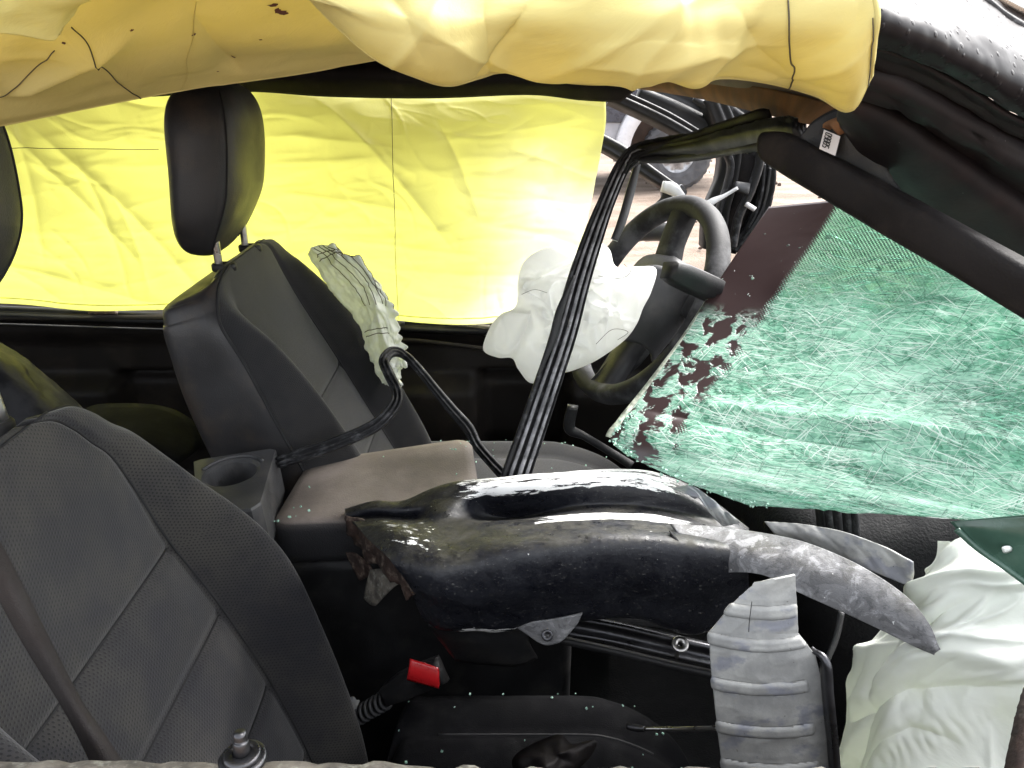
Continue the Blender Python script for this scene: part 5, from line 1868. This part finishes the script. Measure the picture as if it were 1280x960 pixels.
# long fender tongue to the right
tt = [(838, 656, .915), (900, 662, .895), (955, 670, .865), (1010, 682, .825), (1072, 708, .78), (1130, 745, .735), (1160, 778, .705), (1171, 811, .695)]
tb = [(886, 718, .860), (915, 714, .845), (955, 718, .815), (1000, 740, .785), (1052, 763, .755), (1105, 787, .725), (1145, 805, .705), (1169, 814, .695)]
rows = []
for f in (0, .25, .5, .75, 1):
    rows.append([(p[0] + (q[0] - p[0]) * f, p[1] + (q[1] - p[1]) * f, p[2] + (q[2] - p[2]) * f - .014 * math.sin(math.pi * f) * (1 - i_ / 8)) for i_, (p, q) in enumerate(zip(tt, tb))])
V = G(rows, 60, 160)
m_ = metric_uv(V)
V = V + normals(V) * (.0011 * fbm(m_[:, :, 0] * 12, m_[:, :, 1] * 12, 4, 2))[:, :, None]
grid('fender_tongue', V, M['wreck_grey'], bp, thick=.004, offset=-1)
ribbon('split_crack', [P(838, 666, .88), P(846, 676, .868), P(856, 690, .858)], [.002, .004, .003], flat, .002, M['seam'], bp, n=12)

# overlapping dull strip
sp_ = thing('torn_strip', 'curved dull grey metal strip lying above the fender tongue', 'metal strip', P(1040, 700, .84))
V = G([[(956, 652, .90), (1000, 655, .88), (1050, 664, .85), (1100, 682, .815), (1142, 702, .785)],
       [(966, 664, .89), (1008, 668, .868), (1055, 682, .84), (1100, 700, .808), (1142, 718, .782)],
       [(980, 678, .885), (1015, 685, .862), (1058, 700, .832), (1100, 718, .80), (1138, 734, .778)]], 24, 70)
m_ = metric_uv(V)
V = V + normals(V) * (.003 * fbm(m_[:, :, 0] * 20, m_[:, :, 1] * 20, 6))[:, :, None]
grid('strip_sheet', V, M['plate'], sp_, thick=.003)
# ribbed trim and dash side seen in the gap behind it
rp = ribbon('ribbed_trim', [P(1046, 620, .96), P(1050, 655, .95), P(1052, 690, .94)], .05, groove, .02, M['rubber'], n=20)
tag(rp, 'short ribbed black channel standing under the broken windshield edge', 'rubber channel')

# ================================================================== ribbed aluminium heat shield
hsd = thing('ribbed_plate', 'dented grey aluminium plate with raised ribs standing in the passenger footwell', 'metal plate', P(960, 960, .62))
rowsL = [(944, 728), (918, 752), (886, 790), (888, 830), (893, 880), (899, 930), (906, 990)]
rowsR = [(992, 717), (993, 752), (995, 790), (1018, 818), (1030, 870), (1036, 930), (1044, 990)]
rows = []
for (lu, lv), (ru, rv) in zip(rowsL, rowsR):
    rows.append([(lu + (ru - lu) * f, lv + (rv - lv) * f,   .66 - .004 * math.sin(math.pi * f) - .05 * (lv - 728) / 262) for f in np.linspace(0, 1, 6)])
c = np.array([[P(*p) for p in r] for r in rows])
V = np.stack([lin(c[:, k], 240) for k in range(6)], 1)
V = np.einsum('ij,kjl->kil', cr_mat(90, 6), V)
vv = np.array([(480 - 1000 * 0)] * 1)
# image height of each row centre, only to space the ribs evenly along the plate
m_ = metric_uv(V)
ab = unit_uv(V)
L = m_[-1, 45, 1]
h = 0
for q, wq in ((.155, .011), (.305, .010), (.505, .010), (.705, .010), (.885, .010)):
    d = (m_[:, :, 1] - q * L)
    h = h + .0028 * np.exp(-(d / (wq * .5)) ** 8) * sstep(.985, .95, ab[:, :, 0] + (.12 if q > .4 else 0)) * sstep(0, .03, ab[:, :, 0])
h = h + .0016 * fbm(m_[:, :, 0] * 14, m_[:, :, 1] * 14, 4) + .0007 * ridged(m_[:, :, 0] * 30, m_[:, :, 1] * 30, 14, 2)
V = V + normals(V) * h[:, :, None]
grid('ribbed_sheet', V, M['plate'], hsd, thick=.003, offset=-1)
ribbon('side_flange', [P(1016, 812, .645), P(1032, 828, .63), P(1036, 870, .62), P(1042, 930, .61), P(1047, 990, .60)], [.005, .007, .007, .007, .007], flat, .010, M['steel_dark'], hsd, n=40, rough=.0004)
ribbon('score_line', [P(940, 752, .640), P(937, 775, .634), P(936, 790, .632)], .0007, [(-.5, 0), (.5, 0)], .0005, M['seam'], hsd, n=10)

# ================================================================== passenger airbag, lower right
pa = thing('passenger_airbag', 'large limp off white passenger airbag draped at lower right', 'airbag', P(1150, 930, .66))
rows = [[(1158, 668, .82), (1175, 664, .80), (1205, 664, .78), (1250, 690, .76), (1310, 720, .74), (1380, 740, .72)],
        [(1146, 700, .80), (1180, 690, .76), (1215, 690, .74), (1258, 715, .72), (1310, 745, .70), (1380, 770, .68)],
        [(1130, 742, .80), (1165, 738, .745), (1205, 742, .72), (1250, 760, .70), (1310, 790, .68), (1380, 810, .66)],
        [(1096, 790, .80), (1135, 790, .73), (1185, 800, .70), (1245, 815, .68), (1310, 840, .66), (1380, 860, .64)],
        [(1052, 838, .79), (1100, 840, .715), (1160, 850, .685), (1235, 870, .665), (1310, 900, .645), (1380, 915, .63)],
        [(1042, 880, .77), (1090, 890, .70), (1150, 905, .665), (1230, 930, .645), (1310, 960, .63), (1380, 975, .62)],
        [(1042, 930, .75), (1085, 945, .685), (1145, 965, .65), (1225, 990, .63), (1310, 1015, .61), (1380, 1030, .60)],
        [(1045, 1000, .73), (1085, 1010, .67), (1145, 1030, .64), (1225, 1050, .62), (1310, 1075, .60), (1380, 1090, .59)]]
V = G(rows, 260, 260)
m_ = metric_uv(V)
a2, b2 = m_[:, :, 0], m_[:, :, 1]
wx = a2 + .035 * vn(a2 * 9, b2 * 9, 4)
wy = b2 + .035 * vn(a2 * 9, b2 * 9, 5)
dg = wx * .80 + wy * .60          # across the folds
al = -wx * .60 + wy * .80
h = .016 * fbm(dg * 11, al * 3.2, 3, 3) + .0015 * fbm(a2 * 30, b2 * 30, 8, 3) + creases(a2, b2, 44, 51, .008, (.004, .012), (.06, .22), (-.95, .35))
for (p0, p1, wd2, amp) in (((.02, .10), (.16, .03), .010, .018), ((.0, .20), (.20, .10), .012, .018), ((.0, .28), (.24, .16), .010, -.014), ((.03, .36), (.28, .22), .012, .018), ((.06, .40), (.30, .30), .009, -.014)):
    h = h + fold(a2, b2, p0, p1, wd2, amp, 1.3)
# gathered hem
hx = fold(a2, b2, (.06, .335), (.22, .20), .010, 1.0, 2)
h = h + hx * .0007 * np.sin((a2 * .8 - b2 * .6) * 420 + 2 * vn(a2 * 30, b2 * 30, 6))
V = V + normals(V) * (h - .01)[:, :, None]
grid('limp_cloth', V, M['airbag_green'], pa, thick=.0025, UV=m_)
re = ribbon('rusty_edge', [P(1302, 862, .50), P(1288, 915, .47), P(1272, 995, .44)], [.010, .011, .012], [(-.5, 0), (-.4, .006), (.4, .006), (.5, 0)], .012, M['rusty'], n=60, rough=.0005)
tag(re, 'rough rusty metal edge at the bottom right corner', 'metal edge')

# ================================================================== seat belt and buckle
bl = [(-60, 610, .555), (0, 715, .55), (45, 800, .54), (90, 880, .53), (120, 930, .52), (150, 985, .51)]
V = []
for (u, v, Y), wpx in zip(bl, (34, 30, 26, 20, 26, 34)):
    V.append([P(u - wpx * .52, v + wpx * .26, Y), P(u, v, Y - .004), P(u + wpx * .52, v - wpx * .26, Y + .006)])
V = np.array(V)
V = np.einsum('ij,jkl->ikl', cr_mat(60, 6), V)
V = np.einsum('ij,kjl->kil', cr_mat(10, 3), V)
sbt = grid('seat_belt', V, M['belt'], thick=.0022)
tag(sbt, 'dark brown twisted seat belt strap crossing the passenger backrest', 'seat belt')

bu = thing('seat_belt_buckle', 'black seat belt buckle with bright red release button beside passenger seat', 'buckle', P(500, 870, .99))
b0, b1, b2_ = P(452, 888, .97), P(490, 862, .965), P(548, 836, .96)
ribbon('buckle_body', [P(482, 870, .962), P(505, 858, .96), P(532, 846, .958), P(552, 838, .957)], [.03, .042, .042, .04], [(-.5, 0), (-.42, .012), (.42, .012), (.5, 0)], .014, M['plastic'], bu, n=24)
V = G([[(512, 823, .945), (530, 828, .945), (547, 834, .945)], [(511, 834, .938), (529, 840, .938), (549, 846, .938)], [(510, 843, .94), (528, 848, .94), (550, 854, .94)]], 8, 10)
grid('release_button', V, M['red'], bu, thick=.01, offset=-1)
for i in range(6):
    p = np.array(P(450 + i * 6.2, 893 - i * 3.6, .968))
    ring_obj('boot_rib', p, .010, .016, .004, M['plastic_grey'], bu, ax=(.8, -.25, .45), n=20)
tube('stalk', [P(436, 905, .97), P(460, 890, .97), P(486, 870, .97)], .011, M['plastic'], bu, n=14)
V = G([[(425, 880, .97), (436, 876, .965), (444, 884, .965)], [(420, 905, .965), (432, 905, .955), (442, 905, .96)], [(415, 930, .965), (428, 928, .96), (436, 922, .965)]], 14, 14)
V = V + (.006 * fbm(metric_uv(V)[:, :, 0] * 60, metric_uv(V)[:, :, 1] * 60, 4))[:, :, None]
cl_ = grid('crumpled_film', V, M['plate'], thick=.0015)
tag(cl_, 'scrap of crumpled grey film tucked beside the passenger backrest', 'scrap')

# ================================================================== sill stud, rod, hidden rails
sc_ = P(304, 952, .442)
stz = thing('bolt_stud', 'short dark threaded stud with washer standing on the window sill', 'bolt', sc_)
ring_obj('washer', sc_ + np.array([0, 0, .0]), .007, .0172, .005, M['steel_dark'], stz, n=28)
ring_obj('washer', sc_ + np.array([0, 0, .005]), .006, .0135, .004, M['steel_dark'], stz, n=28)
tube('stud', [sc_ + np.array([0, 0, -.004]), sc_ + np.array([0, .001, .016]), sc_ + np.array([0, .0015, .019]), sc_ + np.array([0, .002, .026])], [.0060, .0060, .0050, .0045], M['steel_dark'], stz, n=10, m=14, hint=(0, -1, 0.1))

rod = thing('thin_rod', 'thin grey metal rod lying across the dark passenger seat cushion', 'rod', P(840, 910, .80))
tube('shaft', [P(804, 911, .80), P(850, 911, .78), P(905, 910, .74)], .0028, M['chrome'], rod, n=20, m=8)
tube('tip', [P(784, 908, .81), P(795, 910, .805), P(806, 911, .80)], [.004, .005, .004], M['steel_dark'], rod, n=10, m=10)

hl = thing('seat_rail', 'dark steel seat rail with bolts under the crumpled panel', 'seat rail', P(810, 800, .93))
ribbon('rail', [P(690, 778, .94), P(760, 790, .93), P(830, 806, .92), P(900, 822, .91)], .032, [(-.5, 0), (-.45, .006), (-.2, .006), (-.15, -.004), (.2, -.004), (.25, .006), (.45, .006), (.5, 0)], .01, M['steel_dark'], hl, n=30)
ribbon('rail', [P(700, 800, .935), P(770, 815, .925), P(840, 832, .915), P(900, 845, .905)], .010, flat, .008, M['plastic'], hl, n=30)
ribbon('cover', [P(755, 768, .92), P(800, 774, .915), P(850, 782, .91)], [.01, .016, .012], flat, .004, M['plastic_grey'], hl, n=20)
ring_obj('bolt_head', P(850, 806, .905), .004, .012, .004, M['chrome'], hl, ax=(0, -.5, .85), n=14)
tube('bolt_shank', [P(846, 822, .905), P(848, 808, .905)], .003, M['chrome'], hl, n=6, m=8)
hz_ = tube('grey_hose', [P(1052, 765, .88), P(1046, 795, .87), P(1036, 820, .86), P(1022, 850, .85)], .004, M['plastic_grey'], n=24)
tag(hz_, 'thin grey hose hanging in the dark behind the ribbed plate', 'hose')
# rough floor mat scraps low in the footwell
fm_ = pillow('plastic_scrap', [(640, 950, .78), (665, 930, .80), (700, 918, .80), (715, 930, .79), (745, 925, .79), (735, 950, .78), (700, 975, .76), (655, 975, .76)], .012, .01, M['trim_dark'], nr=12, nt=60, wr=bag_wr(33, .006))
tag(fm_, 'crumpled dark scrap of plastic on the passenger seat cushion', 'scrap')

# ================================================================== glass crumbs strewn over the cabin
sv, sf = [], []
for o_, n_ in ((cu, 70), (cushion_far, 60), (lid_o, 26), (dash_o, 60)):
    base_ = np.array(base_of(o_))
    pol = [p for p in o_.data.polygons if p.normal.z > .6]
    for _ in range(n_):
        p = random.choice(pol)
        c = np.array(p.center) + base_
        r_ = random.uniform(.0007, .0019)
        k0 = len(sv)
        rot = Matrix.Rotation(random.uniform(0, 6), 3, Vector((random.gauss(0, 1), random.gauss(0, 1), 1.0)).normalized())
        jit = np.array([random.gauss(0, .004), random.gauss(0, .004), r_ * .6])
        for q in ((1, 1, .6), (1, -1, .6), (-1, -1, .7), (-1, 1, .5), (1, 1, -.6), (1.1, -1, -.6), (-1, -.8, -.6), (-.9, 1, -.6)):
            sv.append(c + jit + r_ * np.array(rot @ Vector(q)))
        sf += [tuple(k0 + x for x in q) for q in ((0, 1, 2, 3), (7, 6, 5, 4), (0, 4, 5, 1), (1, 5, 6, 2), (2, 6, 7, 3), (3, 7, 4, 0))]
raw('glass_crumbs', sv, sf, M['crumb'], smooth=False, kind='stuff', origin=(0, 1, .6))
